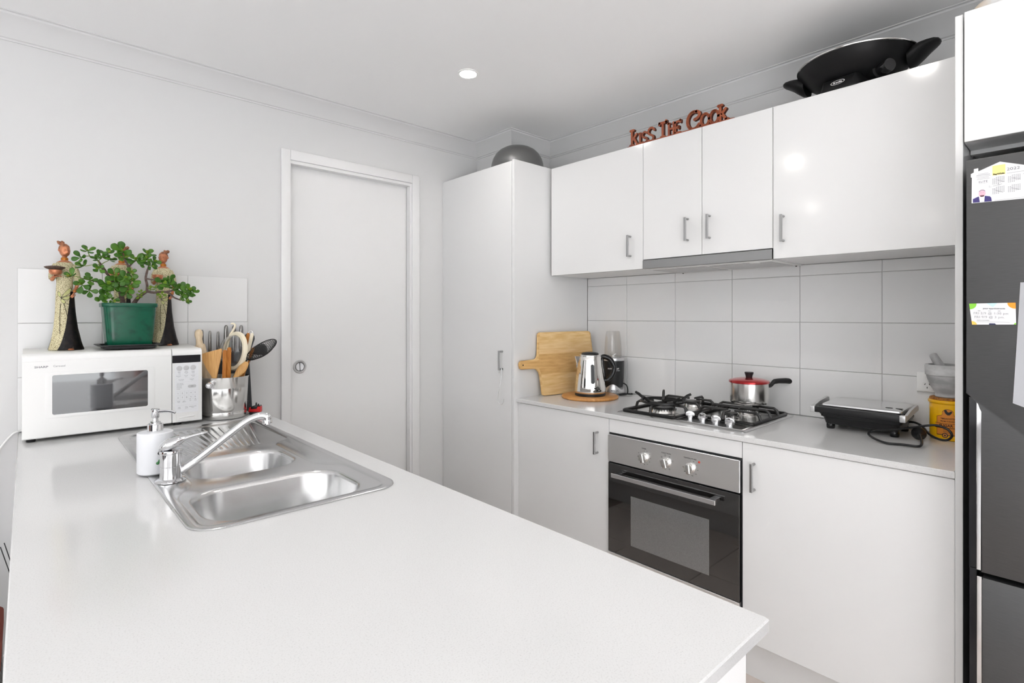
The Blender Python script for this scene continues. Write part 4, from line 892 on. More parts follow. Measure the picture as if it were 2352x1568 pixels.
# ---- paddle chopping board leaning in the corner
m_chop = wood('pale_bamboo_board', srgb(228, 194, 136), srgb(200, 152, 90), 7, (1.2, 1.2, 8), 0.42, .38, .72)
O_ = V((2.086, 1.9955, ZB + .002)); D_ = V((.99185, -.12742, 0)); N_ = V((.12742, .99185, 0))
out = [(-.052, .335), (-.048, .344), (-.039, .348), (.320, .350), (.339, .346), (.347, .336), (.362, .233), (.401, .015), (.397, .005), (.386, .001), (.002, -.001), (-.011, .003), (-.016, .013), (-.030, .107), (-.034, .127), (-.043, .139), (-.055, .148), (-.068, .153), (-.159, .150), (-.170, .155), (-.177, .174), (-.175, .189), (-.163, .198), (-.073, .198), (-.061, .202), (-.053, .211), (-.049, .223)]
ln = .026 / .35
vN = (N_ * ln + V((0, 0, 1))).normalized()
fr_ = frame(O_ , D_, vN)   # u along the board, v up its face, w towards the room
outl = [(u - .020 + .027 * v / .35, (v + .001) * .985) for u, v in out]
outl = [(u * .972 + .004, v) for u, v in outl]
t = thing('chopping_board', 'pale wooden paddle chopping board leaning against the pantry side', 'chopping board', (2.25, 2.0, ZB))
bm = new(); prism(bm, outl, fr_, -.0145, 0, .0028, 2)
cb = obj('board', bm, m_chop, t, 40)
m_s = [wood('bamboo_strip_a', srgb(236, 206, 154), srgb(216, 174, 116), 6, (1.3, 1.3, 12), .42), wood('bamboo_strip_b', srgb(222, 182, 122), srgb(194, 148, 88), 8, (1.3, 1.3, 9), .42), wood('bamboo_strip_c', srgb(238, 208, 154), srgb(214, 172, 110), 7, (1.5, 1.5, 10), .42)]
strips = [(.006, .052), (.0525, .116), (.1165, .150), (.198, .226), (.2265, .285), (.2855, .342)]
def clipx(v):   # left and right limits of the board at height v
    xs_ = []
    for (a, b) in zip(outl, outl[1:] + outl[:1]):
        if (a[1] - v) * (b[1] - v) < 0: xs_.append(a[0] + (b[0] - a[0]) * (v - a[1]) / (b[1] - a[1]))
    return min(xs_) + .005, max(xs_) - .005
for k, (a, b) in enumerate(strips):
    la, ra = clipx(a); lb, rb = clipx(b)
    if k in (2, 3): la = max(la, -.045); lb = max(lb, -.045)
    bm = new(); prism(bm, [(la, a), (ra, a), (rb, b), (lb, b)], fr_, 0.0, .0004); obj('strip', bm, m_s[(k * 2 + k // 3) % 3], cb, 0)
bm = new(); la, ra = clipx(.174); prism(bm, [(la + .003, .158), (-.06, .158), (-.03, .151), (ra, .151), (ra, .1975), (-.03, .1975), (-.06, .191), (la + .003, .191)], fr_, 0, .0004); obj('strip', bm, m_s[1], cb, 0)
bm = new(); lathe(bm, [(.004, .0006), (0, .0006)], (0, 0, 0), 14, None, False, False); bm.transform(fr_ @ M.Translation((-.152, .172, .0002))); obj('hanging_hole', bm, m_dark, cb, 0)

# ---- personal blender
NX, NY = 2.4200, 1.8060
t = thing('personal_blender', 'black and silver cup blender with a clear cup in the corner', 'blender', (NX, NY, ZB))
m_silver = mat('silver_plastic', (0.62, 0.62, 0.63, 1), 0.28, 0.7)
m_nb = mat('charcoal_blender_body', (0.02, 0.021, 0.023, 1), 0.34, spec=0.5)
def wav(bm, prof, c, n=48):    # profile with a scalloped upper edge
    pass
bm = new(); rings = []
for r_, z, wv in ((.055, .0003, 0), (.062, .003, 0), (.0640, .012, 0), (.0620, .026, 0), (.0585, .040, .010), (.0560, .044, .014)):
    rings.append([V((NX + r_ * math.cos(q), NY + r_ * math.sin(q), ZB + z + wv * math.cos(3 * (q - 3.75)))) for q in [2 * PI * k / 48 for k in range(48)]])
loft(bm, rings); nb = obj('base', bm, m_silver, t, 60, label='silver plastic base')
bm = new(); lathe(bm, [(.0490, .030), (.0545, .050), (.0590, .090), (.0605, .150), (.0610, .186), (.0580, .187), (0, .187)], (NX, NY, ZB), 48); nbo = obj('body', bm, m_nb, t)
bm = new(); lathe(bm, [(.0590, .1855), (.0635, .1870), (.0640, .1980), (.0625, .2015), (.050, .2030), (.047, .2030), (.047, .187)], (NX, NY, ZB), 48, None, False, False); obj('ring', bm, m_silver, t)
bm = new()
prof_o = [(.0470, .2032), (.0480, .215), (.0470, .260), (.0440, .300), (.0400, .335), (.0370, .3475), (.0340, .3500)]
rings = []
for r_, z in prof_o: rings.append([V((NX + (r_ + .0009 * math.cos(10 * q)) * math.cos(q), NY + (r_ + .0009 * math.cos(10 * q)) * math.sin(q), ZB + z)) for q in [2 * PI * k / 60 for k in range(60)]])
for r_, z in [(.0335, .3475), (.0352, .3450), (.0385, .3330), (.0425, .298), (.0455, .260), (.0465, .215), (.0455, .2034)]: rings.append([V((NX + r_ * math.cos(q), NY + r_ * math.sin(q), ZB + z)) for q in [2 * PI * k / 60 for k in range(60)]])
A_ = [[bm.verts.new(p) for p in r] for r in rings]
for a, b in zip(A_, A_[1:]):
    for k in range(60): bm.faces.new((a[k], a[(k + 1) % 60], b[(k + 1) % 60], b[k]))
bm.faces.new(A_[6]); bm.faces.new(A_[7][::-1]) 
bmesh.ops.delete(bm, geom=[f for f in bm.faces if len(f.verts) == 4 and {id(v) for v in f.verts} <= ({id(v) for v in A_[6]} | {id(v) for v in A_[7]})], context='FACES_ONLY')
for k in range(60): bm.faces.new((A_[0][k], A_[0][(k + 1) % 60], A_[-1][(k + 1) % 60], A_[-1][k]))
obj('cup', bm, m_glass, t, 50, label='clear plastic cup')
bm = new()
for k in range(4):
    a = k * PI / 2 + .4; tube(bm, [(NX, NY, ZB + .212), (NX + .018 * math.cos(a), NY + .018 * math.sin(a), ZB + .216 + .008 * (k % 2))], [.004, .0015], 6)
lathe(bm, [(.040, .2034), (.038, .207), (.010, .208), (.006, .214), (0, .214)], (NX, NY, ZB), 24); obj('blade', bm, m_alu, t)
def wrap(bm, s, size, cx, cy, z, r, a_mid, ext=.0004, sx=1.0, bold=0.0, taper=0.0):
    b_ = new(); text(b_, s, size, M.Identity(4), ext=ext, sx=sx, bold=bold)
    for v in b_.verts:
        a_ = a_mid + v.co.x / r; rr = r + v.co.z + taper * v.co.y; v.co = V((cx + rr * math.cos(a_), cy + rr * math.sin(a_), z + v.co.y))
    me = bpy.data.meshes.new('x'); b_.to_mesh(me); b_.free(); bm.from_mesh(me); bpy.data.meshes.remove(me)
am = math.atan2(-NY, -NX) + .05
bm = new(); wrap(bm, 'NUTRIBULLET', .0100, NX, NY, ZB + .144, .0606, am, sx=1.0, bold=.0003); wrap(bm, '600 SERIES', .0052, NX, NY, ZB + .1335, .0604, am + .40, sx=1.0); obj('lettering', bm, m_wht, nbo, 0)
bm = new(); wrap(bm, 'MAGIC', .0140, NX, NY, ZB + .0240, .0635, am + .12, bold=.0004, taper=-.1); wrap(bm, 'BULLET', .0070, NX, NY, ZB + .0125, .0648, am + .12, bold=.0002, taper=0); obj('lettering', bm, m_print, nb, 0)
bm = new(); tube(bm, [(NX + .03, NY - .048, ZB + .060), (NX + .035, NY - .066, ZB + .050), (NX + .030, NY - .078, ZB + .024), (NX + .012, NY - .085, ZB + .006), (NX - .022, NY - .080, ZB + .0042), (NX - .03, NY - .066, ZB + .0042), (NX - .004, NY - .074, ZB + .0070), (NX + .040, NY - .098, ZB + .0042), (NX + .055, NY - .085, ZB + .0042)], .0034, 8, True, 5)
obj('power_cord', bm, m_black, t, 60)

# ---- sandwich press with its cord
t = thing('sandwich_press', 'black sandwich press with a silver lid on the bench', 'sandwich press', (2.35, .59, ZB))
for x, y in ((2.302, .683), (2.302, .478), (2.445, .683), (2.445, .478)):
    bm = new(); lathe(bm, [(.013, .0002), (.0145, .003), (.0150, .014), (.013, .022), (.009, .027), (0, .028)], (x, y, ZB), 20); obj('foot', bm, m_blackg, t)
def loftbox(bm, lv, y0, y1): pass
bm = new(); loft(bm, [[V((x, y, ZB + z)) for x, y in rrect(2.292 - o, 2.458, .468 - o, .696 + o, .012, 4)] for z, o in ((.018, 0), (.020, .003), (.040, .008), (.046, .012), (.047, .016), (.055, .017), (.056, .020), (.063, .021))]); obj('base', bm, m_black, t, 30)
bm = new(); loft(bm, [[V((x, y, ZB + z)) for x, y in rrect(2.270 + o, 2.462, .450 + o, .718 - o, .012, 4)] for z, o in ((.0640, .004), (.0660, 0), (.086, 0), (.0885, .004))]); obj('upper_plate', bm, m_black, t, 30)
bm = new(); rings = []
for k_, (z, o) in enumerate(((.0870, .004), (.0895, 0), (.0945, .001), (.0975, .006), (.0990, .016))):
    rings.append([V((x, y, ZB + z + (.0045 if k_ > 1 else 0) * (x - 2.28) / .17)) for x, y in rrect(2.276 + o, 2.455, .452 + o, .708 - o, .010, 4)])
loft(bm, rings); lidp = obj('lid', bm, mat('brushed_silver_lid', (0.74, 0.74, 0.74, 1), 0.25, 1.0, bump=0.02, bscale=400, bstretch=(1, .05, 1)), t, 30, label='brushed silver lid')
for y in (.497, .466):
    bm = new(); lathe(bm, [(.0105, 0), (.0100, .0012), (.008, .0018), (0, .0018)], (0, 0, 0), 20); bm.transform(M.Translation((2.315, y, ZB + .0999)) @ M.Diagonal((.75, 1.15, 1, 1))); obj('lid_button', bm, m_blackg, lidp)
bm = new(); box(bm, 2.2435, 2.262, .452, .722, ZB + .0640, ZB + .0865, .003, 2); hb_ = obj('handle', bm, m_black, t, label='black front handle bar')
m_satin = mat('satin_silver_plastic', (0.60, 0.60, 0.60, 1), 0.32, .6)
for y0_, y1_ in ((.7215, .738), (.434, .4525)):
    obj('end_cap', bbox(2.2420, 2.2635, y0_, y1_, ZB + .0630, ZB + .0875, .003, 2), m_satin, hb_)
for yv in (.7290, .4330):
    bm = new(); prism(bm, [(2.2600, ZB + .066), (2.2600, ZB + .0865), (2.330, ZB + .097), (2.420, ZB + .1065), (2.440, ZB + .103), (2.446, ZB + .090), (2.440, ZB + .082), (2.400, ZB + .084), (2.330, ZB + .075)], M(((1, 0, 0, 0), (0, 0, 1, yv), (0, 1, 0, 0), (0, 0, 0, 1))), 0, .0085, .002, 1); obj('side_arm', bm, m_satin, hb_, 40)
bm = new(); box(bm, 2.300, 2.345, .4430, .4500, ZB + .070, ZB + .086, .002); obj('latch', bm, m_black, hb_)
bm = new()
cp = [(2.425, .458, .940), (2.411, .437, .942), (2.403, .415, .933), (2.345, .388, .920), (2.280, .352, .918), (2.265, .325, .921), (2.296, .317, .932), (2.306, .329, .949), (2.304, .358, .959), (2.299, .389, .954), (2.264, .448, .9395), (2.222, .507, .932), (2.205, .529, .925), (2.178, .527, .919), (2.158, .504, .911), (2.140, .467, .9062), (2.154, .426, .9062), (2.156, .385, .9070), (2.177, .378, .9120), (2.225, .388, .9200), (2.262, .398, .9260)]
tube(bm, cp, .0040, 8, True, 5); obj('power_cord', bm, m_black, t, 60, label='black looped power cord')
pg_ = frame((2.258, .397, .9255), (.24, -.97, 0), (.12, .03, .99))
bm = new(); lathe(bm, [(.006, -.004), (.008, .010), (.019, .026), (.0220, .034), (.0220, .042), (0, .043)], (0, 0, 0), 24); bm.transform(M.Translation((2.262, .398, .9232)) @ V((0, 0, 1)).rotation_difference(V((.97, .24, .03))).to_matrix().to_4x4())
obj('plug', bm, m_black, t, 50)

# ---- power outlet on the tiles
t = thing('power_outlet', 'white double power outlet on the tiles behind the mortar', 'power outlet', (2.494, .39, 1.086))
bm = new(); prism(bm, rrect(-.4475, -.3330, 1.0505, 1.1225, .003, 4), FX(2.4948, 0, 0), 0, .0085, .0015, 2); pl_ = obj('plate', bm, m_white, t)
for yc in (.4150, .3650):
    bm = new(); prism(bm, rrect(-yc - .0085, -yc + .0085, 1.1020, 1.1140, .005, 5), FX(2.4865, 0, 0), 0, .003, .001, 1); obj('switch', bm, m_white, pl_)
    bm = new(); prism(bm, rrect(-yc - .0150, -yc + .0150, 1.0560, 1.0870, .006, 5), FX(2.4865, 0, 0), 0, .0006); so = obj('socket', bm, m_white, pl_, 20)
    bm = new()
    for dx, dz, an in ((-.0068, .0065, -.52), (.0068, .0065, .52), (0, -.0060, 0)): prism(bm, [(-.0011, -.0032), (.0011, -.0032), (.0011, .0032), (-.0011, .0032)], FX(2.4859, -0 + yc, 1.0720) @ M.Translation((dx, dz, 0)) @ M.Rotation(an, 4, 'Z'), 0, .0003)
    obj('slots', bm, m_dark, so, 0)

# ---- sugar canister, mortar and pestle
GX, GY = 2.405, .342
t = thing('sugar_canister', 'yellow terracotta sugar canister with a cork lid by the end panel', 'canister', (GX, GY, ZB))
m_yel = mat('yellow_glaze', srgb(238, 180, 12), 0.22, coat=.3)
m_cork = mat('cork', srgb(170, 112, 48), 0.85, vcol=srgb(118, 70, 28), vscale=160, det=4)
bm = new(); lathe(bm, [(.0480, .0003), (.0520, .003), (.0530, .012), (.0530, .126), (.0560, .128), (.0575, .132), (.0570, .137), (.054, .139), (.048, .139), (0, .138)], (GX, GY, ZB), 48); jar = obj('jar', bm, m_yel, t)
bm = new(); lathe(bm, [(.0525, .1385), (.0535, .140), (.0530, .1450), (.0510, .147), (0, .1472)], (GX, GY, ZB), 40); obj('cork_lid', bm, m_cork, t, label='brown cork lid')
m_lab = mat('terracotta_label', srgb(214, 132, 44), 0.5); m_dk = mat('dark_brown_print', srgb(70, 38, 18), 0.5)
ag = math.atan2(-GY, -GX) - .02
def wrap2(bm, pts, d=.0004, lift=0.0, sub=5):
    """flat outline (u along the jar, v up) wrapped on the jar's side"""
    def w_(u, v): return V((GX + (.0531 + lift) * math.cos(ag + u / .053), GY + (.0531 + lift) * math.sin(ag + u / .053), ZB + v))
    u0 = min(p[0] for p in pts); u1 = max(p[0] for p in pts); k_ = max(3, int((u1 - u0) / .0009)); E_ = list(zip(pts, pts[1:] + pts[:1]))
    def cuts(u): return sorted(a[1] + (b[1] - a[1]) * (u - a[0]) / (b[0] - a[0]) for a, b in E_ if (a[0] - u) * (b[0] - u) < 0)
    for k in range(k_):
        a_, b_ = u0 + (u1 - u0) * k / k_, u0 + (u1 - u0) * (k + 1) / k_; ca = cuts(a_ + 1e-7); cb = cuts(b_ - 1e-7)
        if len(ca) != len(cb) or len(ca) % 2: ca = cb = cuts((a_ + b_) / 2 + 1e-8)
        for j in range(0, len(ca) - 1, 2): bm.faces.new([bm.verts.new(p) for p in (w_(a_, ca[j]), w_(b_, cb[j]), w_(b_, cb[j + 1]), w_(a_, ca[j + 1]))])
lab = [(-.031, .022), (.030, .022), (.030, .084), (.022, .087), (.0165, .088), (.015, .094)] + [(.0160 * math.cos(q), .0945 + .0150 * math.sin(q)) for q in [k * PI / 8 for k in range(1, 8)]] + [(-.015, .094), (-.0165, .088), (-.022, .087), (-.031, .084)]
bm = new(); wrap2(bm, lab, lift=.0003, sub=3); obj('label', bm, m_lab, jar, 0, label='terracotta-orange paper label')
bm = new(); wrap2(bm, [(u * 1.045, v if v > .03 else v - .0012) for u, v in [(a * 1.0, .060 + (b - .060) * 1.03) for a, b in lab]], lift=.00012, sub=3); obj('label_edge', bm, m_dk, jar, 0)
bm = new(); wrap2(bm, [(-.036, .0465), (.036, .0465), (.042, .0450), (.0385, .0520), (.042, .0600), (-.036, .0610)], lift=.0006); obj('banner', bm, m_lab, jar, 0)
bm = new(); wrap2(bm, [(-.037, .0440), (.036, .0445), (.044, .0430), (.042, .0462), (-.037, .0468)], lift=.0007); wrap2(bm, [(-.037, .0606), (.042, .0598), (.042, .0610), (-.037, .0618)], lift=.0007)
wrap(bm, 'SUGAR', .0125, GX, GY, ZB + .0535, .0540, ag - .10, ext=.0003, sx=.95, bold=.0003)
wrap(bm, 'TERRACOTTA', .0068, GX, GY, ZB + .0775, .0537, ag, ext=.0003, sx=.95, bold=.0001); wrap(bm, 'FROM TUSCANY', .0058, GX, GY, ZB + .0685, .0537, ag, ext=.0003, sx=.95, bold=.0001)
wrap(bm, 'The Classic', .0048, GX, GY, ZB + .0395, .0537, ag - .05, ext=.0003); wrap(bm, 'handmade with', .0042, GX, GY, ZB + .0335, .0537, ag, ext=.0003); wrap(bm, 'natural clay', .0042, GX, GY, ZB + .0288, .0537, ag, ext=.0003)
obj('lettering', bm, m_dk, jar, 0)
bm = new()   # rooster: body, neck, comb, tail, legs
wrap2(bm, [(-.0085, .0990), (-.0100, .1040), (-.0075, .1085), (-.0035, .1070), (-.0010, .1010), (.0030, .1000), (.0060, .1030), (.0100, .1050), (.0110, .1000), (.0085, .0950), (.0045, .0910), (-.0010, .0905), (-.0055, .0935)], lift=.0007, sub=2)
wrap2(bm, [(-.0095, .1045), (-.0105, .1075), (-.0080, .1072), (-.0072, .1095), (-.0055, .1072), (-.0045, .1085), (-.0045, .1060)], lift=.0007, sub=1)
wrap2(bm, [(-.0012, .0910), (-.0004, .0910), (-.0010, .0880), (-.0018, .0880)], lift=.0007, sub=1); wrap2(bm, [(.0022, .0912), (.0030, .0912), (.0040, .0885), (.0032, .0885)], lift=.0007, sub=1)
q_ = lambda r_: [(-.008 + r_ * math.cos(k * PI / 8), .0195 + r_ * math.sin(k * PI / 8)) for k in range(16)]
wrap2(bm, q_(.0085), lift=.0007, sub=1); obj('rooster_print', bm, m_blk, jar, 0)
bm = new(); wrap2(bm, q_(.0060), lift=.0009, sub=1); obj('seal', bm, m_lab, jar, 0); bm = new(); wrap2(bm, q_(.0030), lift=.0011, sub=1); obj('seal_centre', bm, m_blk, jar, 0)
MZ = ZB + .1475
m_stn = mat('grey_marble', (0.36, 0.36, 0.36, 1), 0.45, vcol=(0.58, 0.58, 0.58, 1), vscale=16, det=7, vstretch=(1, 1, 2), lo=.38, hi=.66)
bm = new(); lathe(bm, [(.0360, .0002), (.0380, .003), (.0360, .010), (.0380, .016), (.0500, .036), (.0600, .064), (.0625, .076), (.0660, .078), (.0670, .110), (.0650, .114), (.0560, .114), (.052, .080), (.030, .035), (0, .028)], (GX, GY, MZ), 48)
tag(obj('mortar', bm, m_stn, None, 45), 'grey marble mortar standing on the sugar canister', 'mortar')
pe = V((.50, .30, 0)); p0 = V((GX - .012, GY - .012, MZ + .045)); p1 = V((GX + .004, GY + .046, MZ + .150))
bm = new(); tube(bm, [p0, p0.lerp(p1, .1), p0.lerp(p1, .35), p0.lerp(p1, .9), p0.lerp(p1, .97), p1], [.012, .019, .016, .0125, .0125, .009], 16); tag(obj('pestle', bm, mat('dark_grey_marble', (0.26, 0.26, 0.26, 1), 0.38, vcol=(0.42, 0.42, 0.42, 1), vscale=18, det=6), None, 50), 'dark grey marble pestle leaning in the mortar', 'pestle')

# ================================================================ ICE BUCKET WITH UTENSILS, KNIVES, SHARPENER
BX, BY, BZ = 0.630, 2.514, ZB
t = thing('steel_bucket', 'steel ice bucket full of utensils beside the microwave', 'bucket', (BX, BY, BZ))
m_bucket = mat('worn_steel_bucket', (0.66, 0.65, 0.63, 1), 0.17, 1.0, rvary=0.07, vscale=9, bump=.03, bscale=200, bstretch=(1, 1, .05))
bm = new(); lathe(bm, [(0, .0004), (.078, .0004), (.0825, .003), (.0838, .010), (.0853, .030), (.0848, .0315), (.0856, .033), (.0905, .130), (.0902, .1315), (.0908, .133), (.0922, .166), (.0945, .1755), (.0945, .1770), (.0930, .1770), (.0908, .166), (.0835, .010), (0, .004)], (BX, BY, BZ), 64); obj('body', bm, m_bucket, t, 40)
kd = V((-.70, -.715, 0)).normalized(); c_ = V((BX, BY, BZ))
for s_ in (1, -1):
    d_ = kd * s_
    bm = new(); tube(bm, [c_ + d_ * .0885 + V((0, 0, .150)), c_ + d_ * .102 + V((0, 0, .150))], .0045, 10); lathe(bm, [(0, -.0150), (.0075, -.0130), (.0130, -.0075), (.0150, 0), (.0130, .0075), (.0075, .0130), (0, .0150)], tuple(c_ + d_ * .1085 + V((0, 0, .149))), 20)
    bm2 = bm; kn = obj('ball_handle', bm, m_chrome, t, 60)
    bm = new(); tube(bm, [c_ + d_ * .0912 + V((0, 0, .135)), c_ + d_ * .0932 + V((0, 0, .165))], .010, 12); obj('lug', bm, m_chrome, kn, 60)

m_w1 = wood('pale_beech', srgb(222, 204, 176), srgb(202, 180, 148), 30, (6, 6, .6), .5)
m_w2 = wood('spatula_wood', srgb(218, 172, 110), srgb(196, 146, 86), 40, (5, 5, .5), .5)
m_w3 = wood('honey_wood', srgb(196, 128, 52), srgb(160, 92, 30), 26, (6, 6, .7), .45)
m_creamp = mat('cream_plastic', srgb(236, 226, 202), 0.35)
# rolling pin
bm = new(); P_ = [V(p) for p in ((.5455, 2.5790, 1.2765), (.5460, 2.5785, 1.2740), (.5462, 2.5783, 1.2660), (.5465, 2.5780, 1.2520), (.5475, 2.5770, 1.2350), (.5490, 2.5755, 1.2150), (.5497, 2.5748, 1.2110), (.5500, 2.5745, 1.2090), (.5730, 2.5310, 1.0700), (.6060, 2.5010, .9180))]
tube(bm, P_, [.004, .010, .0145, .0155, .0120, .0135, .0150, .0195, .0200, .0200], 20); tag(obj('rolling_pin', bm, m_w1, None, 50), 'pale wooden rolling pin standing in the steel bucket next to the microwave', 'rolling pin')
# wide wooden spatula
pl2 = [(.537, 2.492, 1.176), (.552, 2.478, 1.1825), (.598, 2.436, 1.199), (.600, 2.434, 1.192), (.5965, 2.437, 1.160), (.591, 2.442, 1.128), (.586, 2.449, 1.090), (.583, 2.456, 1.060), (.596, 2.462, .916), (.588, 2.470, .916), (.5725, 2.4650, 1.060), (.5680, 2.4655, 1.085), (.552, 2.478, 1.118), (.541, 2.488, 1.150)]
bm = new(); nn_ = V((.67, .74, 0)) * .0055
A0 = [bm.verts.new(p) for p in pl2]; A1 = [bm.verts.new(V(p) + nn_) for p in pl2]; bm.faces.new(A0); bm.faces.new(A1[::-1])
for k in range(len(pl2)): bm.faces.new((A0[k], A1[k], A1[(k + 1) % len(pl2)], A0[(k + 1) % len(pl2)]))
bmesh.ops.triangulate(bm, faces=[f for f in bm.faces if len(f.verts) > 4])
tag(obj('wooden_spatula', bm, m_w2, None, 30), 'wide flat wooden spatula at the front of the steel bucket', 'spatula')
def stick(a, b, w_, th, m_, nm, label, cat):
    a = V(a); b = V(b); d_ = (a - b); ln_ = d_.length; d_.normalize(); sd = V((.737, -.676, 0)); F = frame(b, sd, d_)
    F = M(((sd.x, d_.x, 0, b.x), (sd.y, d_.y, 0, b.y), (sd.z, d_.z, 0, b.z), (0, 0, 0, 1))); nn2 = sd.cross(d_).normalized()
    for i in range(3): F[i][2] = nn2[i]
    bm = new(); prism(bm, [(-w_ * .42, 0), (w_ * .42, 0), (w_ / 2, ln_ * .6), (w_ / 2, ln_ - w_ * .4), (w_ * .35, ln_ - w_ * .12), (0, ln_), (-w_ * .35, ln_ - w_ * .12), (-w_ / 2, ln_ - w_ * .4), (-w_ / 2, ln_ * .6)], F, -th / 2, th / 2, .0012, 1)
    return tag(obj(nm, bm, m_, None, 40), label, cat)
stick((.6080, 2.4180, 1.1945), (.6150, 2.4640, .9160), .0165, .006, m_w3, 'wooden_utensil_handle', 'honey-brown wooden handle just right of the wide spatula', 'utensil')
o = stick((.6210, 2.4050, 1.2055), (.6300, 2.4680, .9200), .0160, .006, m_w3, 'wooden_fork', 'taller honey-brown wooden fork handle in front of the clear lid', 'utensil')
# clear dish lid with a cream rim
n_ = V((-.92, -.27, -.20)).normalized(); F = frame((.6690, 2.4920, 1.1828), (.10, .10, .97), n_.cross(V((.10, .10, .97))))
if (F.to_3x3() @ V((0, 0, 1))).dot(n_) < 0: F = F @ M.Rotation(PI, 4, 'X')
t = thing('food_cover', 'clear plastic dish with a cream rim tucked among the utensils', 'lid', (.664, 2.472, 1.10))
bm = new(); lathe(bm, [(.0800, -.004), (.0840, -.002), (.0840, .006), (.0800, .012), (.0690, .013), (.0670, .010), (.0730, .002), (.0790, -.004)], (0, 0, 0), 48, None, False, False); bm.transform(F); obj('rim', bm, m_creamp, t, 50, label='cream plastic rim')
bm = new(); lathe(bm, [(.0685, .011), (.0640, .030), (.052, .044), (.030, .0500), (0, .0505), (0, .0493), (.030, .0488), (.0512, .043), (.063, .0292), (.0672, .011)], (0, 0, 0), 40, None, False, False); bm.transform(F); obj('dish', bm, m_glass, t, 60, label='clear plastic dish')
bm = new(); tube(bm, [(.6660, 2.5550, 1.2995), (.6740, 2.5490, 1.3005), (.6800, 2.5440, 1.2915), (.6720, 2.5460, 1.2690), (.6580, 2.5520, 1.2335), (.6400, 2.5620, 1.1000), (.6300, 2.5700, .9250)], [.0028, .0040, .0045, .0050, .0050, .0045, .0045], 10, True, 4); tag(obj('cream_handle_spoon', bm, m_creamp, None, 60), 'slim cream plastic handle rising highest behind the clear dish', 'utensil')
t = thing('wooden_tongs', 'wooden tongs with a bent metal end in the steel bucket', 'tongs', (.70, 2.47, ZB))
for k, off in enumerate((-.009, .009)):
    a = V((.7190 + off * .7, 2.4620 - off * .6, 1.2600)); b = V((.6620 + off * .2, 2.4900, .9200)); sd = V((.6, -.5, .2)).normalized(); d_ = (a - b).normalized(); nn2 = sd.cross(d_).normalized(); sd = d_.cross(nn2)
    bm = new(); rings = []
    for s_ in (0, .6, .97, 1): c2 = b.lerp(a, s_); wv_ = .0065 if s_ < .99 else .004; rings.append([c2 + sd * wv_ + nn2 * .0028, c2 - sd * wv_ + nn2 * .0028, c2 - sd * wv_ - nn2 * .0028, c2 + sd * wv_ - nn2 * .0028])
    loft(bm, rings); obj('arm', bm, m_creamp if k else m_w3, t, 30)
bm = new(); tube(bm, [(.7120, 2.4680, 1.2480), (.7130, 2.4675, 1.2620), (.7200, 2.4615, 1.2700), (.7270, 2.4560, 1.2640), (.7260, 2.4560, 1.2480)], .0022, 8, True, 4); obj('spring_band', bm, m_alu, t, 60)
# wooden spoon
bm = new(); rings = []
dsp = V((.695, 2.412, 1.132)) - V((.648, 2.440, 1.060)); d_ = dsp.normalized(); sd = V((.737, -.676, 0)); sd = (sd - d_ * sd.dot(d_)).normalized(); nn2 = d_.cross(sd)
for s_, w_, h_ in ((-.150, .0055, .0050), (-.02, .0060, .0055), (0.0, .0080, .0055), (.018, .0150, .0060), (.040, .0185, .0060), (.060, .0170, .0055), (.074, .0110, .0045), (.079, .0040, .0025)):
    c2 = V((.652, 2.438, 1.076)) + (d_ * s_ if s_ > -.1 else (V((.640, 2.500, .9200)) - V((.652, 2.438, 1.066)))); rings.append([c2 + sd * w_ * math.cos(2 * PI * k / 12) + nn2 * h_ * math.sin(2 * PI * k / 12) for k in range(12)])
loft(bm, rings); tag(obj('wooden_spoon', bm, m_w2, None, 60), 'small wooden spoon leaning over the right rim of the bucket', 'spoon')
stick((.7340, 2.4700, 1.1970), (.6320, 2.4700, .9200), .0120, .006, m_w3, 'wooden_turner', 'honey-brown wooden turner behind the black wire skimmer', 'utensil')
# black wire skimmer
t = thing('wire_skimmer', 'black wire mesh skimmer jutting out to the right of the bucket', 'skimmer', (.72, 2.43, 1.0))
a = V((.698, 2.440, 1.150)); b = V((.812, 2.418, 1.226)); ctr = (a + b) / 2; u = (b - a).normalized(); ru = (b - a).length / 2; v_ = V((-.30, -.55, .75)); v_ = (v_ - u * v_.dot(u)).normalized(); nn2 = u.cross(v_); rv = .036
if nn2.z > 0: nn2 = -nn2
pt = lambda p, q: ctr + u * ru * p + v_ * rv * q + nn2 * .030 * max(0, 1 - p * p - q * q)
bm = new(); tube(bm, [pt(math.cos(2 * PI * k / 36), math.sin(2 * PI * k / 36)) for k in range(36)], .0020, 6, False, closed=True); obj('rim', bm, m_iron, t, 60)
bm = new()
for k in range(-8, 9):
    for ang in (.55, -.55):
        e = V((math.cos(ang), math.sin(ang))); f_ = V((-e.y, e.x)) * k / 8.8; h_ = math.sqrt(max(0, 1 - f_.length ** 2))
        tube(bm, [pt(*(f_ + e * h_ * s)) for s in (-1, -.6, -.2, .2, .6, 1)], .0009, 4)
ms = obj('wire_mesh', bm, m_iron, t, 0); ms['kind'] = 'stuff'
bm = new(); tube(bm, [a + u * .004, (.690, 2.4440, 1.125), (.668, 2.4560, 1.070), (.652, 2.4800, .9300)], [.0030, .0050, .0055, .0050], 8); obj('handle', bm, m_iron, t, 60)
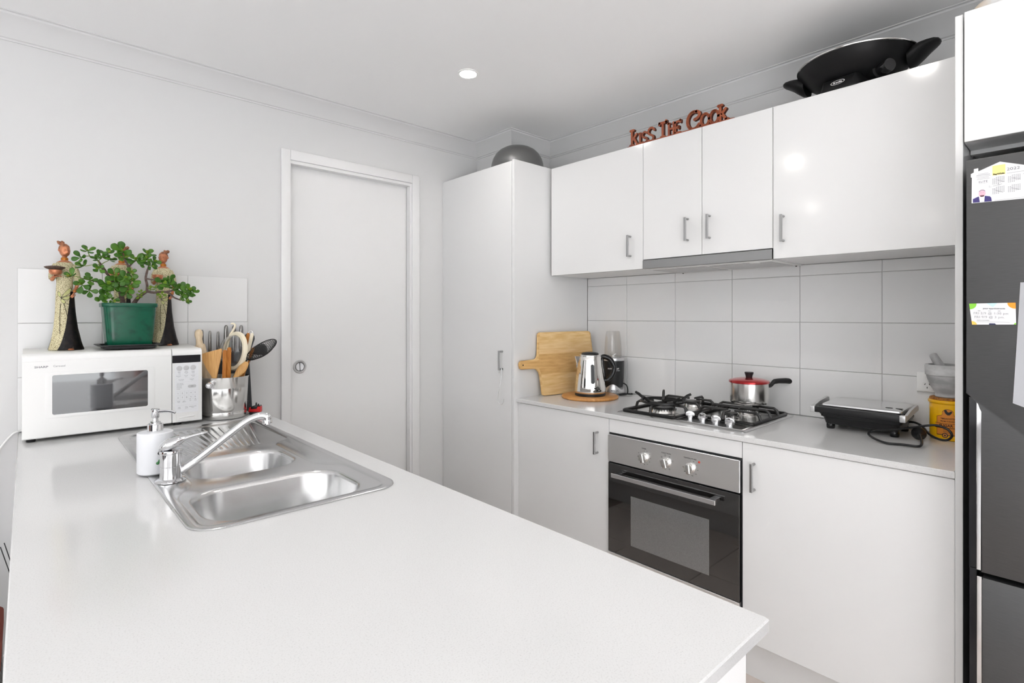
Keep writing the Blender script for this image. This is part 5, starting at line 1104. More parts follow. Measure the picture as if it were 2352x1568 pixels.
# black ladle and black turner behind it
t = thing('ladle', 'dark grey plastic ladle hanging out behind the wire skimmer', 'ladle', (.74, 2.48, 1.0))
cL = V((.772, 2.512, 1.176)); ax = V((.62, -.10, -.25)).normalized()
Fm = V((0, 0, 1)).rotation_difference(-ax).to_matrix().to_4x4()
m_grp = mat('dark_grey_nylon', (0.035, 0.036, 0.038, 1), .4)
bm = new(); lathe(bm, [(0, -.026), (.012, -.0245), (.022, -.018), (.029, -.006), (.031, .010), (.029, .011), (.027, -.004), (.020, -.0155), (.010, -.0215), (0, -.023)], (0, 0, 0), 28, None, False, False); bm.transform(M.Translation(cL) @ M.Rotation(.5, 4, 'Y') @ M.Diagonal((1, 1, 1.4, 1)) @ M.Rotation(PI * .9, 4, 'Y')); obj('bowl', bm, m_grp, t, 60)
bm = new(); tube(bm, [(.757, 2.516, 1.196), (.738, 2.522, 1.150), (.702, 2.530, 1.070), (.672, 2.540, .9250)], [.008, .0065, .006, .006], 10, True, 4); obj('handle', bm, m_grp, t, 60)
bm = new(); rings = []
for s_, w_ in ((0, .005), (.35, .006), (.55, .010), (.62, .021), (.96, .024), (1, .018)):
    c2 = V((.655, 2.575, .9250)).lerp(V((.745, 2.552, 1.250)), s_); sd = V((.72, -.62, -.25)).normalized(); nn2 = V((.6, .75, -.1)).normalized(); rings.append([c2 + sd * w_ + nn2 * .0018, c2 - sd * w_ + nn2 * .0018, c2 - sd * w_ - nn2 * .0018, c2 + sd * w_ - nn2 * .0018])
loft(bm, rings); tag(obj('black_turner', bm, m_grp, None, 40), 'flat dark grey turner standing behind the ladle in the bucket', 'utensil')

# knife block and its six knives
bm = new(); rings = []
for z, x0, x1, y0, y1 in ((.0002, .562, .776, 2.628, 2.692), (.006, .560, .778, 2.627, 2.693), (.120, .563, .774, 2.634, 2.692), (.262, .567, .768, 2.642, 2.692), (.268, .570, .765, 2.645, 2.690)):
    rings.append([V((x, y, ZB + z)) for x, y in rrect(x0, x1, y0, y1, .012, 4)])
loft(bm, rings); tag(obj('knife_block', bm, mat('charcoal_block', (0.022, 0.023, 0.027, 1), .42), None, 40), 'tall black knife block against the tiles behind the steel bucket', 'knife block')
m_kn = mat('dark_steel_handles', (0.26, 0.25, 0.24, 1), 0.24, 1.0)
for k, (x, z, r_, lab) in enumerate(((.5790, 1.2720, .0068, 'small steel knife handle behind the rolling pin'), (.6095, 1.2680, .0072, 'small steel knife handle, second from the rolling pin'), (.6420, 1.2640, .0072, 'small steel knife handle, third from the rolling pin'), (.6750, 1.2920, .0110, 'large steel knife handle seen left of the cream handle'), (.7080, 1.2915, .0110, 'large steel knife handle partly behind the cream handle'), (.7385, 1.2910, .0110, 'large steel knife handle at the end nearest the door'))):
    bm = new(); y = 2.666; zb_ = ZB + .270
    rings = []
    for s_, kk in ((0, .85), (.15, 1.0), (.75, .80), (.94, .70), (1, .35)): rings.append([V((x + r_ * kk * math.cos(2 * PI * j / 14), y + r_ * .75 * kk * math.sin(2 * PI * j / 14), zb_ + .0003 + (z - zb_) * s_)) for j in range(14)])
    loft(bm, rings); tag(obj('knife', bm, m_kn, None, 50), lab, 'knife', 'knives in the black block')

# red suction knife sharpener
t = thing('knife_sharpener', 'red and black suction knife sharpener beside the steel bucket', 'knife sharpener', (.750, 2.502, ZB))
m_red = mat('red_plastic', srgb(200, 22, 24), .3)
bm = new(); lathe(bm, [(.0250, .0003), (.0260, .004), (.0250, .008), (.023, .010), (0, .010)], (.752, 2.504, ZB), 28); obj('suction_base', bm, m_black, t)
sd = V((.80, -.60, 0)); nn2 = V((.60, .80, 0)); o_ = V((.752, 2.504, ZB)); F = M(((sd.x, 0, nn2.x, o_.x), (sd.y, 0, nn2.y, o_.y), (0, 1, 0, o_.z), (0, 0, 0, 1)))
bm = new(); prism(bm, [(-.026, .0095), (.024, .0095), (.025, .014), (.0245, .034), (.012, .034), (.012, .022), (-.016, .022), (-.019, .030), (-.022, .030), (-.026, .016)], F, -.013, .013, .002, 1); obj('body', bm, m_red, t, 30)
bm = new(); prism(bm, [(-.017, .0225), (.0115, .0225), (.0115, .036), (.004, .040), (-.006, .035), (-.014, .034)], F, -.011, .011, .0015, 1); prism(bm, [(.013, .0345), (.024, .0345), (.023, .039), (.014, .039)], F, -.010, .010, .001, 1)
tube(bm, [F @ V((.003, .038, 0)), F @ V((.004, .050, 0))], .003, 8); tube(bm, [F @ V((.014, .038, -.004)), F @ V((.0145, .0455, -.004))], .003, 8); obj('clamp', bm, m_blackg, t, 30)
bm = new(); tube(bm, [F @ V((-.021, .020, -.008)), F @ V((-.032, .022, -.010)), F @ V((-.035, .045, -.010)), F @ V((-.031, .060, -.010))], [.004, .005, .0065, .005], 10, True, 3); obj('lever', bm, m_black, t, 60)
bm = new(); text(bm, 'AnySharp'[:0] + 'VICTA', .006, F @ M.Rotation(PI, 4, 'Y') @ M.Translation((0.0, .0155, .0132))); bm.free()

# ================================================================ JADE PLANT
PCx, PCy = .2985, 2.545; PB = 1.2195
zt_ = lambda y: 1.2040 + (y - 2.470) * .0077 / .214
m_saucer = mat('black_rubbery_plastic', (0.020, 0.020, 0.021, 1), .45)
bm = new(); rings = []
for z, h_, r_ in ((.0005, .079, .012), (.002, .081, .014), (.010, .0855, .016), (.0125, .0990, .020), (.0145, .1030, .022), (.0165, .1030, .022), (.0172, .1000, .020), (.0160, .0880, .016), (.0060, .0840, .014)):
    rings.append([V((x, y, 1.2086 + z)) for x, y in rrect(PCx - .001 - h_, PCx - .001 + h_, PCy - h_ * .84, PCy + h_ * .84, r_, 5)])
loft(bm, rings); tag(obj('plant_saucer', bm, m_saucer, None, 40), 'black square saucer under the green pot on the microwave', 'saucer')
t = thing('jade_plant', 'jade plant in a dark green pot on top of the microwave', 'potted plant', (PCx, PCy, PB))
m_pot = mat('dark_green_glossy_plastic', srgb(14, 82, 60), .24, spec=.5, vcol=srgb(10, 68, 50), vscale=30, lo=.5, hi=.7)
bm = new(); rings = []; PB = 1.2154
for z, h_, r_ in ((.0002, .0690, .022), (.003, .0715, .024), (.040, .0750, .026), (.152, .0838, .030), (.1525, .0875, .032), (.1545, .0888, .033), (.1655, .0893, .033), (.1675, .0885, .033), (.1680, .0868, .032), (.1655, .0845, .030), (.150, .0830, .030)):
    rings.append([V((x, y, PB + z)) for x, y in rrect(PCx - h_, PCx + h_, PCy - h_ * .86, PCy + h_ * .86, r_, 6)])
loft(bm, rings); obj('pot', bm, m_pot, t, 40, label='dark green plastic pot')
bm = new(); prism(bm, rrect(PCx - .083, PCx + .083, PCy - .0713, PCy + .0713, .030, 5), M.Identity(4), PB + .1450, PB + .1570); obj('soil', bm, mat('dark_soil', srgb(74, 58, 46), .95, bump=.8, bscale=120), t, 20)
m_stem = mat('brown_ringed_stem', srgb(112, 92, 84), .7, vcol=srgb(76, 60, 58), vscale=90, vstretch=(.3, .3, 3), bump=.5, bscale=160, bstretch=(.4, .4, 3))
dy = -.012
br = {'trunk_a': ([(.284, 2.560, 1.362), (.281, 2.560, 1.382), (.276, 2.560, 1.411), (.273, 2.560, 1.438), (.282, 2.555, 1.454)], (.0095, .0085, .0075, .006)),
 'left_a': ([(.274, 2.560, 1.431), (.252, 2.545, 1.457), (.235, 2.530, 1.484), (.218, 2.520, 1.504), (.204, 2.510, 1.525)], (.006, .005, .004, .003)),
 'left_b': ([(.252, 2.545, 1.457), (.220, 2.515, 1.455), (.186, 2.490, 1.463), (.154, 2.475, 1.469)], (.0045, .004, .003, .002)),
 'left_c': ([(.235, 2.530, 1.484), (.202, 2.530, 1.540), (.176, 2.530, 1.557)], (.004, .003, .002)),
 'mid_a': ([(.282, 2.555, 1.454), (.293, 2.545, 1.483), (.297, 2.540, 1.510), (.292, 2.535, 1.533), (.278, 2.530, 1.562), (.275, 2.530, 1.587)], (.006, .005, .0045, .004, .003, .002)),
 'mid_b': ([(.295, 2.540, 1.523), (.307, 2.530, 1.540), (.319, 2.525, 1.551)], (.004, .003, .002)),
 'right_a': ([(.303, 2.560, 1.362), (.315, 2.560, 1.383), (.330, 2.550, 1.409), (.355, 2.540, 1.432)], (.0085, .008, .007, .006)),
 'right_b': ([(.355, 2.540, 1.432), (.355, 2.535, 1.456), (.350, 2.530, 1.481), (.353, 2.525, 1.507), (.359, 2.520, 1.534), (.354, 2.515, 1.558)], (.005, .0045, .004, .004, .003, .002)),
 'right_c': ([(.355, 2.540, 1.432), (.376, 2.530, 1.427), (.409, 2.520, 1.431), (.429, 2.510, 1.421), (.443, 2.505, 1.407), (.464, 2.500, 1.398)], (.005, .0045, .004, .0035, .003, .0025)),
 'right_d': ([(.409, 2.520, 1.431), (.432, 2.510, 1.435), (.458, 2.500, 1.446), (.486, 2.490, 1.436)], (.0035, .003, .0025, .002)),
 'right_e': ([(.353, 2.530, 1.481), (.376, 2.525, 1.477), (.404, 2.520, 1.478)], (.003, .0025, .002))}
nodes = []
for nm, (pts, rr) in br.items():
    bm = new(); P_ = [V(p) + V((0, dy, 0)) for p in pts]; tube(bm, P_, list(rr), 8, True, 4)
    for s_ in smoothpts(P_, 4): nodes.append(s_)
    obj('trunk' if nm in ('trunk_a', 'right_a') else 'branch', bm, m_stem, t, 60)
# leaf: thick, obovate, gently cupped
def leafmesh(nm, mt_, L_=.0225, W_=.0150, T_=.0034):
    bm = new(); rings = []
    for s_, w_ in ((0, .10), (.10, .16), (.28, .52), (.50, .88), (.70, 1.0), (.86, .84), (.96, .46), (1.0, .12)):
        hw = W_ / 2 * w_; th = T_ / 2 * (.45 + .55 * w_); zc = .0035 * s_ * s_
        rings.append([V((hw * math.cos(2 * PI * k / 8), L_ * s_, zc + th * math.sin(2 * PI * k / 8) + .18 * hw * math.cos(2 * PI * k / 8) ** 2)) for k in range(8)])
    loft(bm, rings); bmesh.ops.recalc_face_normals(bm, faces=bm.faces[:])
    me = bpy.data.meshes.new(nm); bm.to_mesh(me); bm.free(); me.materials.append(mt_); me.polygons.foreach_set('use_smooth', [True] * len(me.polygons)); return me
lm = [leafmesh('leaf', mat('jade_leaf_%s' % n_, c1, .38, spec=.45, vcol=c2, vscale=40)) for n_, c1, c2 in (('deep', srgb(62, 106, 30), srgb(48, 88, 24)), ('mid', srgb(80, 122, 36), srgb(60, 102, 28)), ('fresh', srgb(120, 146, 40), srgb(92, 128, 36)))]
CLs = [(0.123,2.475,1.477,1.0),(0.151,2.475,1.445,1.0),(0.173,2.480,1.465,1.0),(0.196,2.500,1.545,0.9),(0.169,2.520,1.574,0.9),(0.150,2.520,1.548,0.9),(0.156,2.510,1.516,0.9),(0.209,2.510,1.555,1.0),(0.228,2.520,1.569,0.9),(0.236,2.520,1.546,0.8),(0.201,2.500,1.508,0.8),(0.173,2.490,1.426,0.9),(0.219,2.500,1.421,1.1),(0.223,2.500,1.454,1.2),(0.212,2.500,1.400,1.1),(0.249,2.510,1.489,1.2),(0.263,2.515,1.460,1.1),(0.293,2.510,1.444,1.2),(0.303,2.510,1.469,1.0),(0.277,2.500,1.476,1.0),(0.271,2.520,1.581,1.3),(0.279,2.520,1.558,1.2),(0.315,2.515,1.550,1.1),(0.336,2.515,1.543,0.9),(0.353,2.510,1.576,1.0),(0.351,2.510,1.557,0.9),(0.373,2.510,1.547,0.9),(0.365,2.510,1.529,0.8),(0.401,2.500,1.465,1.1),(0.425,2.500,1.474,1.0),(0.419,2.490,1.456,1.1),(0.439,2.495,1.448,1.0),(0.456,2.490,1.445,1.0),(0.470,2.485,1.428,1.0),(0.488,2.480,1.435,1.0),(0.502,2.475,1.429,0.9),(0.463,2.490,1.414,0.8),(0.478,2.485,1.396,0.9),(0.366,2.530,1.439,0.6),(0.381,2.520,1.444,0.5),(0.401,2.520,1.420,0.6),(0.339,2.540,1.426,0.5),(0.332,2.540,1.412,0.5),(0.246,2.510,1.439,0.7),(0.301,2.520,1.499,0.8),(0.227,2.500,1.449,0.9),(0.287,2.515,1.424,0.9),(0.242,2.500,1.392,0.7)]
rnd = random.Random(11); tw = new(); nleaf = 0
for ci, (x, y, z, k_) in enumerate(CLs):
    c_ = V((x, y + dy, z)); nb_ = min(nodes, key=lambda q: (q - c_).length); d0 = c_ - nb_
    base_ = c_ - d0.normalized() * min(.006, d0.length * .3) if d0.length > 1e-4 else c_
    if d0.length > .004: tube(tw, [nb_, nb_.lerp(base_, .5) + V((0, 0, .002)), base_], [.0016, .0014, .0012], 6)
    axis = (d0.normalized() if d0.length > .004 else V((0, 0, 0))) * .6 + V((rnd.uniform(-.4, .4), -.75 + rnd.uniform(-.3, .3), .45 + rnd.uniform(-.3, .4)))
    axis.normalize(); ref = axis.orthogonal().normalized(); ref2 = axis.cross(ref); ph = rnd.uniform(0, PI)
    n_l = 6 if k_ > .65 else 5
    for j in range(n_l):
        outer = j < 4
        a = ph + (j % 4) * PI / 2 + (PI / 4 if not outer else 0) + rnd.uniform(-.25, .25)
        rd = ref * math.cos(a) + ref2 * math.sin(a); el = rnd.uniform(.05, .55) if outer else rnd.uniform(.8, 1.2)
        yv = (rd * math.cos(el) + axis * math.sin(el)).normalized(); zv = (axis * math.cos(el) - rd * math.sin(el)).normalized()
        xv = yv.cross(zv); s_ = k_ * (rnd.uniform(1.05, 1.45) if outer else rnd.uniform(.6, .95))
        lo_ = bpy.data.objects.new('leaf', lm[2 if (k_ < .65 or (not outer and rnd.random() < .5)) else (0 if rnd.random() < .55 else 1)]); COL.objects.link(lo_); lo_.parent = t
        lo_.matrix_local = M.Translation(c_ + rd * .001 - LOC[t]) @ M(((xv.x, yv.x, zv.x, 0), (xv.y, yv.y, zv.y, 0), (xv.z, yv.z, zv.z, 0), (0, 0, 0, 1))) @ M.Diagonal((s_, s_, s_, 1)); nleaf += 1
obj('twigs', tw, mat('green_twig', srgb(120, 140, 62), .6), t, 60)

# ================================================================ FIGURINES
def crackle():
    m = mat('cream_crackle_gown', srgb(214, 204, 158), .45); nt = m.node_tree; L = nt.links.new; b = nt.nodes['Principled BSDF']
    tc = nt.nodes.new('ShaderNodeTexCoord'); mp = nt.nodes.new('ShaderNodeMapping'); mp.inputs['Scale'].default_value = (1, 1, .55); L(tc.outputs['Object'], mp.inputs[0])
    v = nt.nodes.new('ShaderNodeTexVoronoi'); v.feature = 'DISTANCE_TO_EDGE'; v.inputs['Scale'].default_value = 380; L(mp.outputs[0], v.inputs['Vector'])
    r = nt.nodes.new('ShaderNodeValToRGB'); r.color_ramp.elements[0].position = .03; r.color_ramp.elements[0].color = srgb(128, 114, 80); r.color_ramp.elements[1].position = .16; r.color_ramp.elements[1].color = srgb(224, 216, 178)
    L(v.outputs['Distance'], r.inputs[0]); L(r.outputs[0], b.inputs['Base Color']); return m
m_gown = crackle(); m_skirt = mat('black_glazed_skirt', (0.012, 0.011, 0.013, 1), .3, spec=.5, vcol=(0.030, 0.022, 0.020, 1), vscale=60)
m_cop = mat('antique_copper_skin', srgb(206, 140, 104), .34, .55, vcol=srgb(170, 104, 72), vscale=70); m_hair = mat('copper_brown_hair', srgb(176, 120, 88), .5, .4, vcol=srgb(130, 84, 58), vscale=120, vstretch=(1, 1, .4))
m_gold = mat('dull_gold', srgb(180, 112, 40), .4, .6); m_gold2 = mat('gold_flower', srgb(216, 158, 60), .4, .4); m_lava = mat('dark_pebbled_dish', srgb(58, 48, 44), .7, vcol=srgb(100, 76, 60), vscale=300, bump=1.0, bscale=350)
m_wing = mat('olive_wing', srgb(190, 190, 130), .5); m_line = mat('dark_outline', srgb(60, 54, 40), .6)
PR = [(0, .0490, .0310), (.004, .0495, .0315), (.030, .0425, .0285), (.080, .0345, .0250), (.140, .0290, .0215), (.200, .0265, .0195), (.250, .0240, .0178), (.285, .0262, .0185), (.305, .0285, .0180), (.316, .0280, .0165), (.324, .0225, .0140), (.329, .0150, .0110)]
def figurine(label, loc, sc, head_turn, dish, bun, lean=0.0):
    t = thing('figurine', label, 'figurine', loc, 'robed copper and black figurines on the microwave'); o_ = V(loc)
    def W(x, y, z): return o_ + V((x * sc, y * sc, z * sc + .0008))
    def hw(z):
        for (a, b) in zip(PR, PR[1:]):
            if a[0] <= z <= b[0]: q = (z - a[0]) / (b[0] - a[0]); return a[1] + (b[1] - a[1]) * q, a[2] + (b[2] - a[2]) * q
        return PR[-1][1:]
    cxs = lambda z: .004 * (1 - z / .33) ** 2
    def rad(z, a, k=1.0):
        hx, hy = hw(z); rip = 1 + (.035 * math.cos(11 * a) + .02 * math.cos(7 * a + 1)) * max(0, 1 - z / .24); return (cxs(z) + hx * math.cos(a) * rip * k, hy * math.sin(a) * rip * k)
    n_ = 48; zs_ = [p[0] for p in PR]; zs_ = sorted(set(zs_ + [.015, .05, .11, .17, .225]))
    bm = new(); loft(bm, [[W(*rad(z, 2 * PI * k / n_), z) for k in range(n_)] for z in zs_]); obj('gown', bm, m_gown, t, 60, label='cream crackle-glazed gown')
    bm = new(); rows = []; zz = [0, .004, .015, .03, .05, .08, .11, .14, .17, .2, .216]
    for z in zz:
        f_ = -.52 + 1.08 * (z / .216) ** .8; a0 = -math.acos(max(-1, min(1, f_))); a1 = math.radians(165 - 110 * (z / .216) ** 2)
        rows.append([bm.verts.new(W(*rad(z, a0 + (a1 - a0) * k / 26, 1.035), z + .0002)) for k in range(27)])
    for a, b in zip(rows, rows[1:]):
        for k in range(26): bm.faces.new((a[k], a[k + 1], b[k + 1], b[k]))
    bmesh.ops.solidify(bm, geom=bm.faces[:], thickness=.0008 * sc)
    obj('skirt', bm, m_skirt, t, 60, label='black glazed overskirt')
    # head, neck and shoulders: one continuous surface with brow, nose and chin
    ct, s_t = math.cos(head_turn), math.sin(head_turn); bm = new(); rings = []
    hz = .3665
    for z, hx, hy, yo in ((.3235, .0235, .0145, 0), (.3275, .0175, .0120, 0), (.3310, .0110, .0098, 0), (.3360, .0078, .0080, 0), (.3440, .0072, .0078, .0005), (.3480, .0085, .0100, -.0010), (.3510, .0115, .0140, -.0025), (.3560, .0140, .0165, -.0020), (.3620, .0153, .0178, -.0012), (.3690, .0157, .0183, 0), (.3760, .0152, .0180, .0004), (.3830, .0130, .0155, .0006), (.3880, .0085, .0105, .0008), (.3900, .0030, .0040, .0008)):
        r_ = []
        for k in range(28):
            a = 2 * PI * k / 28; x = hx * math.cos(a); y = hy * math.sin(a) + yo
            fr_ = max(0, -math.sin(a)); side = abs(math.cos(a))
            if fr_ > .9: y -= {.3560: .0006, .3620: .0050, .3690: .0030, .3760: .0004}.get(z, 0) * (1 if side < .12 else .35 if side < .3 else 0)
            if fr_ > .6 and .2 < side < .65 and z == .3690: y += .0016
            if z > .345: x, y = x * ct - y * s_t, x * s_t + y * ct
            r_.append(W(x, y, z))
        rings.append(r_)
    loft(bm, rings); hd_ = obj('head', bm, m_cop, t, 60, label='copper head and neck')
    rot = lambda x, y, z: W(x * ct - y * s_t, x * s_t + y * ct, z)
    bm = new()
    for s_ in (-1, 1):
        tube(bm, [rot(s_ * .0072, -.0162, .3694), rot(s_ * .0048, -.0172, .3690), rot(s_ * .0026, -.0172, .3692)], .0010 * sc, 6)
    obj('eyes', bm, m_hair, hd_, 60)
    bm = new(); tube(bm, [rot(-.0038, -.0178, .3555), rot(0, -.0190, .3560), rot(.0038, -.0178, .3555)], [.0007 * sc, .0013 * sc, .0007 * sc], 6); obj('mouth', bm, m_gold, hd_, 60)
    bm = new()
    for s_ in (-1, 1): tube(bm, [rot(s_ * .0152, .002, .3720), rot(s_ * .0170, .0035, .3690), rot(s_ * .0158, .002, .3640)], [.0018 * sc, .0028 * sc, .0016 * sc], 8)
    obj('ears', bm, m_cop, hd_, 60)
    bm = new(); rings = []
    for z, k_ in ((.3635, .98), (.3690, 1.08), (.3760, 1.10), (.3830, 1.12), (.3890, 1.05), (.3930, .60), (.3940, .15)):
        r_ = []
        for k in range(24):
            a = 2 * PI * k / 24; hx = {.3635: .0150, .3690: .0157, .3760: .0154, .3830: .0135, .3890: .0100, .3930: .0090, .3940: .009}[z] * k_; y = hx * 1.15 * math.sin(a) + .002
            if math.sin(a) < 0 and z < .378: y = hx * 1.15 * math.sin(a) * (.15 if z < .372 else .55) + .002
            r_.append(rot(hx * math.cos(a), y, z))
        rings.append(r_)
    loft(bm, rings); hr = obj('hair', bm, m_hair, hd_, 60, label='copper-brown upswept hair')
    bm = new(); bx, bz = bun
    for k in range(6):
        a = 2 * PI * k / 6; tube(bm, [W(bx * .5 + .003 * math.cos(a), .004 + .003 * math.sin(a), .388), W(bx + .006 * math.cos(a), .005 + .006 * math.sin(a), bz - .006), W(bx * 1.1 + .0085 * math.cos(a), .005 + .008 * math.sin(a), bz + .002 * (k % 2))], [.0035 * sc, .0045 * sc, .0028 * sc], 8, True, 3)
    obj('bun', bm, m_hair, t, 60)
    bm = new(); lathe(bm, [(.0100, -.004), (.0108, -.002), (.0108, .004), (.0095, .006)], (0, 0, 0), 24, None, False, False); bm.transform(M.Translation(W(0, 0, .3355)) @ M.Scale(sc, 4)); obj('choker', bm, m_gold, t, 60, label='gold choker')
    fy = lambda x, z: -hw(z)[1] * math.sqrt(max(.02, 1 - ((x - cxs(z)) / hw(z)[0]) ** 2)) - .0012
    # sleeves, arms, hands
    def hand(base_, d_, up_, side):
        bm = new(); d_ = V(d_).normalized(); up_ = V(up_); up_ = (up_ - d_ * up_.dot(d_)).normalized(); sd = d_.cross(up_) ; P0 = V(base_)
        tube(bm, [W(*P0), W(*(P0 + d_ * .006)), W(*(P0 + d_ * .011))], [.0040 * sc, .0052 * sc, .0048 * sc], 10, True, 0, flat=.6)
        for k, ln_ in enumerate((.0085, .0100, .0095, .0075)):
            s0 = P0 + d_ * .010 + sd * (-.0036 + .0024 * k); tube(bm, [W(*s0), W(*(s0 + d_ * ln_ * .5)), W(*(s0 + d_ * ln_ * .85 - up_ * .002)), W(*(s0 + d_ * ln_ - up_ * .0042))], [.0013 * sc, .0013 * sc, .0012 * sc, .0009 * sc], 6)
        s0 = P0 + d_ * .004 - sd * .0042 * side; tube(bm, [W(*s0), W(*(s0 + d_ * .004 - sd * .0025 * side)), W(*(s0 + d_ * .0075 - sd * .0022 * side - up_ * .0015))], [.0016 * sc, .0014 * sc, .0010 * sc], 6)
        return bm
    bm = new(); tube(bm, [W(-.0235, 0, .3150), W(-.0320, -.003, .295), W(-.0350, -.006, .272), W(-.0350, -.010, .262)], [.0095 * sc, .0105 * sc, .0110 * sc, .0100 * sc], 14, True, 3); tube(bm, [W(.0235, 0, .3150), W(.0325, -.002, .292), W(.0365, -.003, .265), W(.0375, -.004, .252)], [.0095 * sc, .0105 * sc, .0110 * sc, .0100 * sc], 14, True, 3); obj('sleeves', bm, m_gown, t, 60)
    bm = new(); tube(bm, [W(-.0345, -.008, .266), W(-.0355, -.016, .258), W(-.0320, -.026, .266), W(-.0270, -.033, .2705)], [.0062 * sc, .0062 * sc, .0052 * sc, .0044 * sc], 12, True, 3); ar = obj('arm', bm, m_cop, t, 60)
    obj('hand', hand((-.0275, -.0330, .2695), (.75, -.45, .10), (0, 0, 1), -1), m_cop, ar, 60)
    bm = new(); tube(bm, [W(.0370, -.004, .258), W(.0350, -.010, .238), W(.0290, -.018, .2190), W(.0265, -.020, .2120)], [.0062 * sc, .0060 * sc, .0050 * sc, .0044 * sc], 12, True, 3); ar2 = obj('arm', bm, m_cop, t, 60)
    obj('hand', hand((.0262, -.0205, .2115), (-.35, -.12, -.9), (.15, -1, 0), 1), m_cop, ar2, 60)
    bm = new(); lathe(bm, [(.0056, -.002), (.0066, -.001), (.0066, .001), (.0056, .002)], (0, 0, 0), 16, None, False, False); bm.transform(M.Translation(W(.0285, -.0185, .2165)) @ V((0, 0, 1)).rotation_difference(V((.35, .25, .9))).to_matrix().to_4x4() @ M.Scale(sc, 4)); obj('bracelet', bm, m_gold, ar2, 60)
    bm = new(); lathe(bm, [(0, 0), (.0120, .0005), (.0165, .004), (.0190, .010), (.0188, .0180), (.0170, .0180), (.0165, .010), (.010, .004), (0, .003)], (0, 0, 0), 28); bm.transform(M.Translation(W(-.0270, -.0440, .2740)) @ M.Scale(sc, 4)); bw = obj('bowl', bm, m_cop, t, 60, label='copper bowl')
    if dish:
        bm = new(); lathe(bm, [(0, .001), (.0150, .0010), (.0260, .0055), (.0310, .0100), (.0260, .0125), (.0120, .0150), (0, .0155)], (0, 0, 0), 32); bm.transform(M.Translation(W(-.0290, -.0440, .2915)) @ M.Scale(sc, 4)); obj('pebbled_dish', bm, m_lava, bw, 60, label='dark pebbled dish')
    bm = new(); lathe(bm, [(.0120, 0), (.0128, .003), (.008, .0075), (0, .008)], (0, 0, 0), 14); bm.transform(M.Translation(W(.0170, -.0330, 0)) @ M.Diagonal((.75, .85, .8, 1))); obj('foot', bm, m_cop, t, 60)
    bm = new()    # small gold flower on the chest
    for k in range(8):
        a = 2 * PI * k / 8; x = .009 + .0052 * math.cos(a); z = .273 + .0052 * math.sin(a); tube(bm, [W(.009, fy(.009, .273) - .0006, .273), W(x, fy(x, z), z)], [.0010 * sc, .0013 * sc], 6)
    obj('flower', bm, m_gold2, t, 60)
    def motif(pts, m_, nm, th=.0006):
        bm = new(); a = [bm.verts.new(W(x, fy(x, z), z)) for x, z in pts]; b = [bm.verts.new(W(x, fy(x, z) - th, z)) for x, z in pts]; k_ = len(a)
        bmesh.ops.triangle_fill(bm, use_beauty=True, edges=[bm.edges.new((b[i], b[(i + 1) % k_])) for i in range(k_)])
        for i in range(k_): bm.faces.new((a[i], a[(i + 1) % k_], b[(i + 1) % k_], b[i]))
        return obj(nm, bm, m_, t, 0)
    for pts in ([(-.010, .1930), (-.002, .2090), (.008, .2220), (.0165, .2300), (.0190, .2240), (.0150, .2110), (.004, .2000)], [(-.009, .1910), (.002, .1960), (.0140, .2010), (.0145, .1930), (.008, .1840), (-.002, .1860)], [(-.010, .1880), (-.002, .1840), (.0020, .1760), (-.002, .1690), (-.008, .1740), (-.0120, .1830)], [(-.0120, .1920), (-.0110, .2050), (-.0160, .2150), (-.0195, .2140), (-.0200, .2030)]):
        cx_ = sum(p[0] for p in pts) / len(pts); cz_ = sum(p[1] for p in pts) / len(pts)
        motif([(cx_ + (x - cx_) * 1.10, cz_ + (z - cz_) * 1.10) for x, z in pts], m_line, 'wing_outline', .0004); motif([(cx_ + (x - cx_) * .92, cz_ + (z - cz_) * .92) for x, z in pts], m_wing, 'wing', .0007)
    bm = new()
    for ln_ in ([(-.011, .196), (-.010, .186)], [(-.004, .173), (.004, .140), (.008, .118)], [(-.013, .170), (-.014, .12), (-.0145, .06)], [(.004, .172), (.012, .166)]): tube(bm, [W(x, fy(x, z) - .0003, z) for x, z in ln_], .0008 * sc, 5)
    obj('outline', bm, m_line, t, 60)
figurine('tall robed figurine holding a dark pebbled dish, left of the plant', (.1075, 2.575, 1.2078), 1.0, .35, True, (-.010, .4010))
figurine('robed figurine mostly hidden behind the jade plant', (.2880, 2.6560, 1.2107), 1.015, -.6, False, (.014, .3980))
figurine('robed figurine with a copper bowl to the right of the green pot', (.4290, 2.6450, 1.2103), 1.0, -.45, False, (.012, .3990))

# ================================================================ AT THE FAR SIDE OF THE PENINSULA
t = thing('stool', 'low stool with a rust-red seat beyond the peninsula', 'stool', (-.27, 2.08, 0))
m_rust = mat('rust_red_fabric', srgb(128, 58, 44), .9, bump=.4, bscale=400); m_pat = mat('grey_patterned_fabric', srgb(140, 138, 136), .9, vcol=srgb(40, 40, 42), vscale=60, lo=.45, hi=.55)
bm = new(); loft(bm, [[V((x, y, z)) for x, y in rrect(-.49 + i_, -.048 - i_, 1.88 + i_, 2.28 - i_, .05, 5)] for z, i_ in ((.395, .004), (.405, 0), (.445, 0), (.458, .010), (.462, .03))]); obj('seat', bm, m_rust, t, 60, label='rust-red seat cushion')
bm = new(); loft(bm, [[V((x, y, z)) for x, y in rrect(-.485 + i_, -.051 - i_, 1.885 + i_, 2.275 - i_, .045, 5)] for z, i_ in ((.10, 0), (.394, 0))]); obj('skirt', bm, m_pat, t, 40, label='black and grey patterned skirt')
for x in (-.45, -.09):
    for y in (1.92, 2.24):
        bm = new(); lathe(bm, [(.014, 0), (.020, .101)], (x, y, 0), 12); obj('leg', bm, m_black, t)
t = thing('reed_vase', 'thin dark reeds in a vase under the worktop overhang', 'vase', (.06, 2.07, 0))
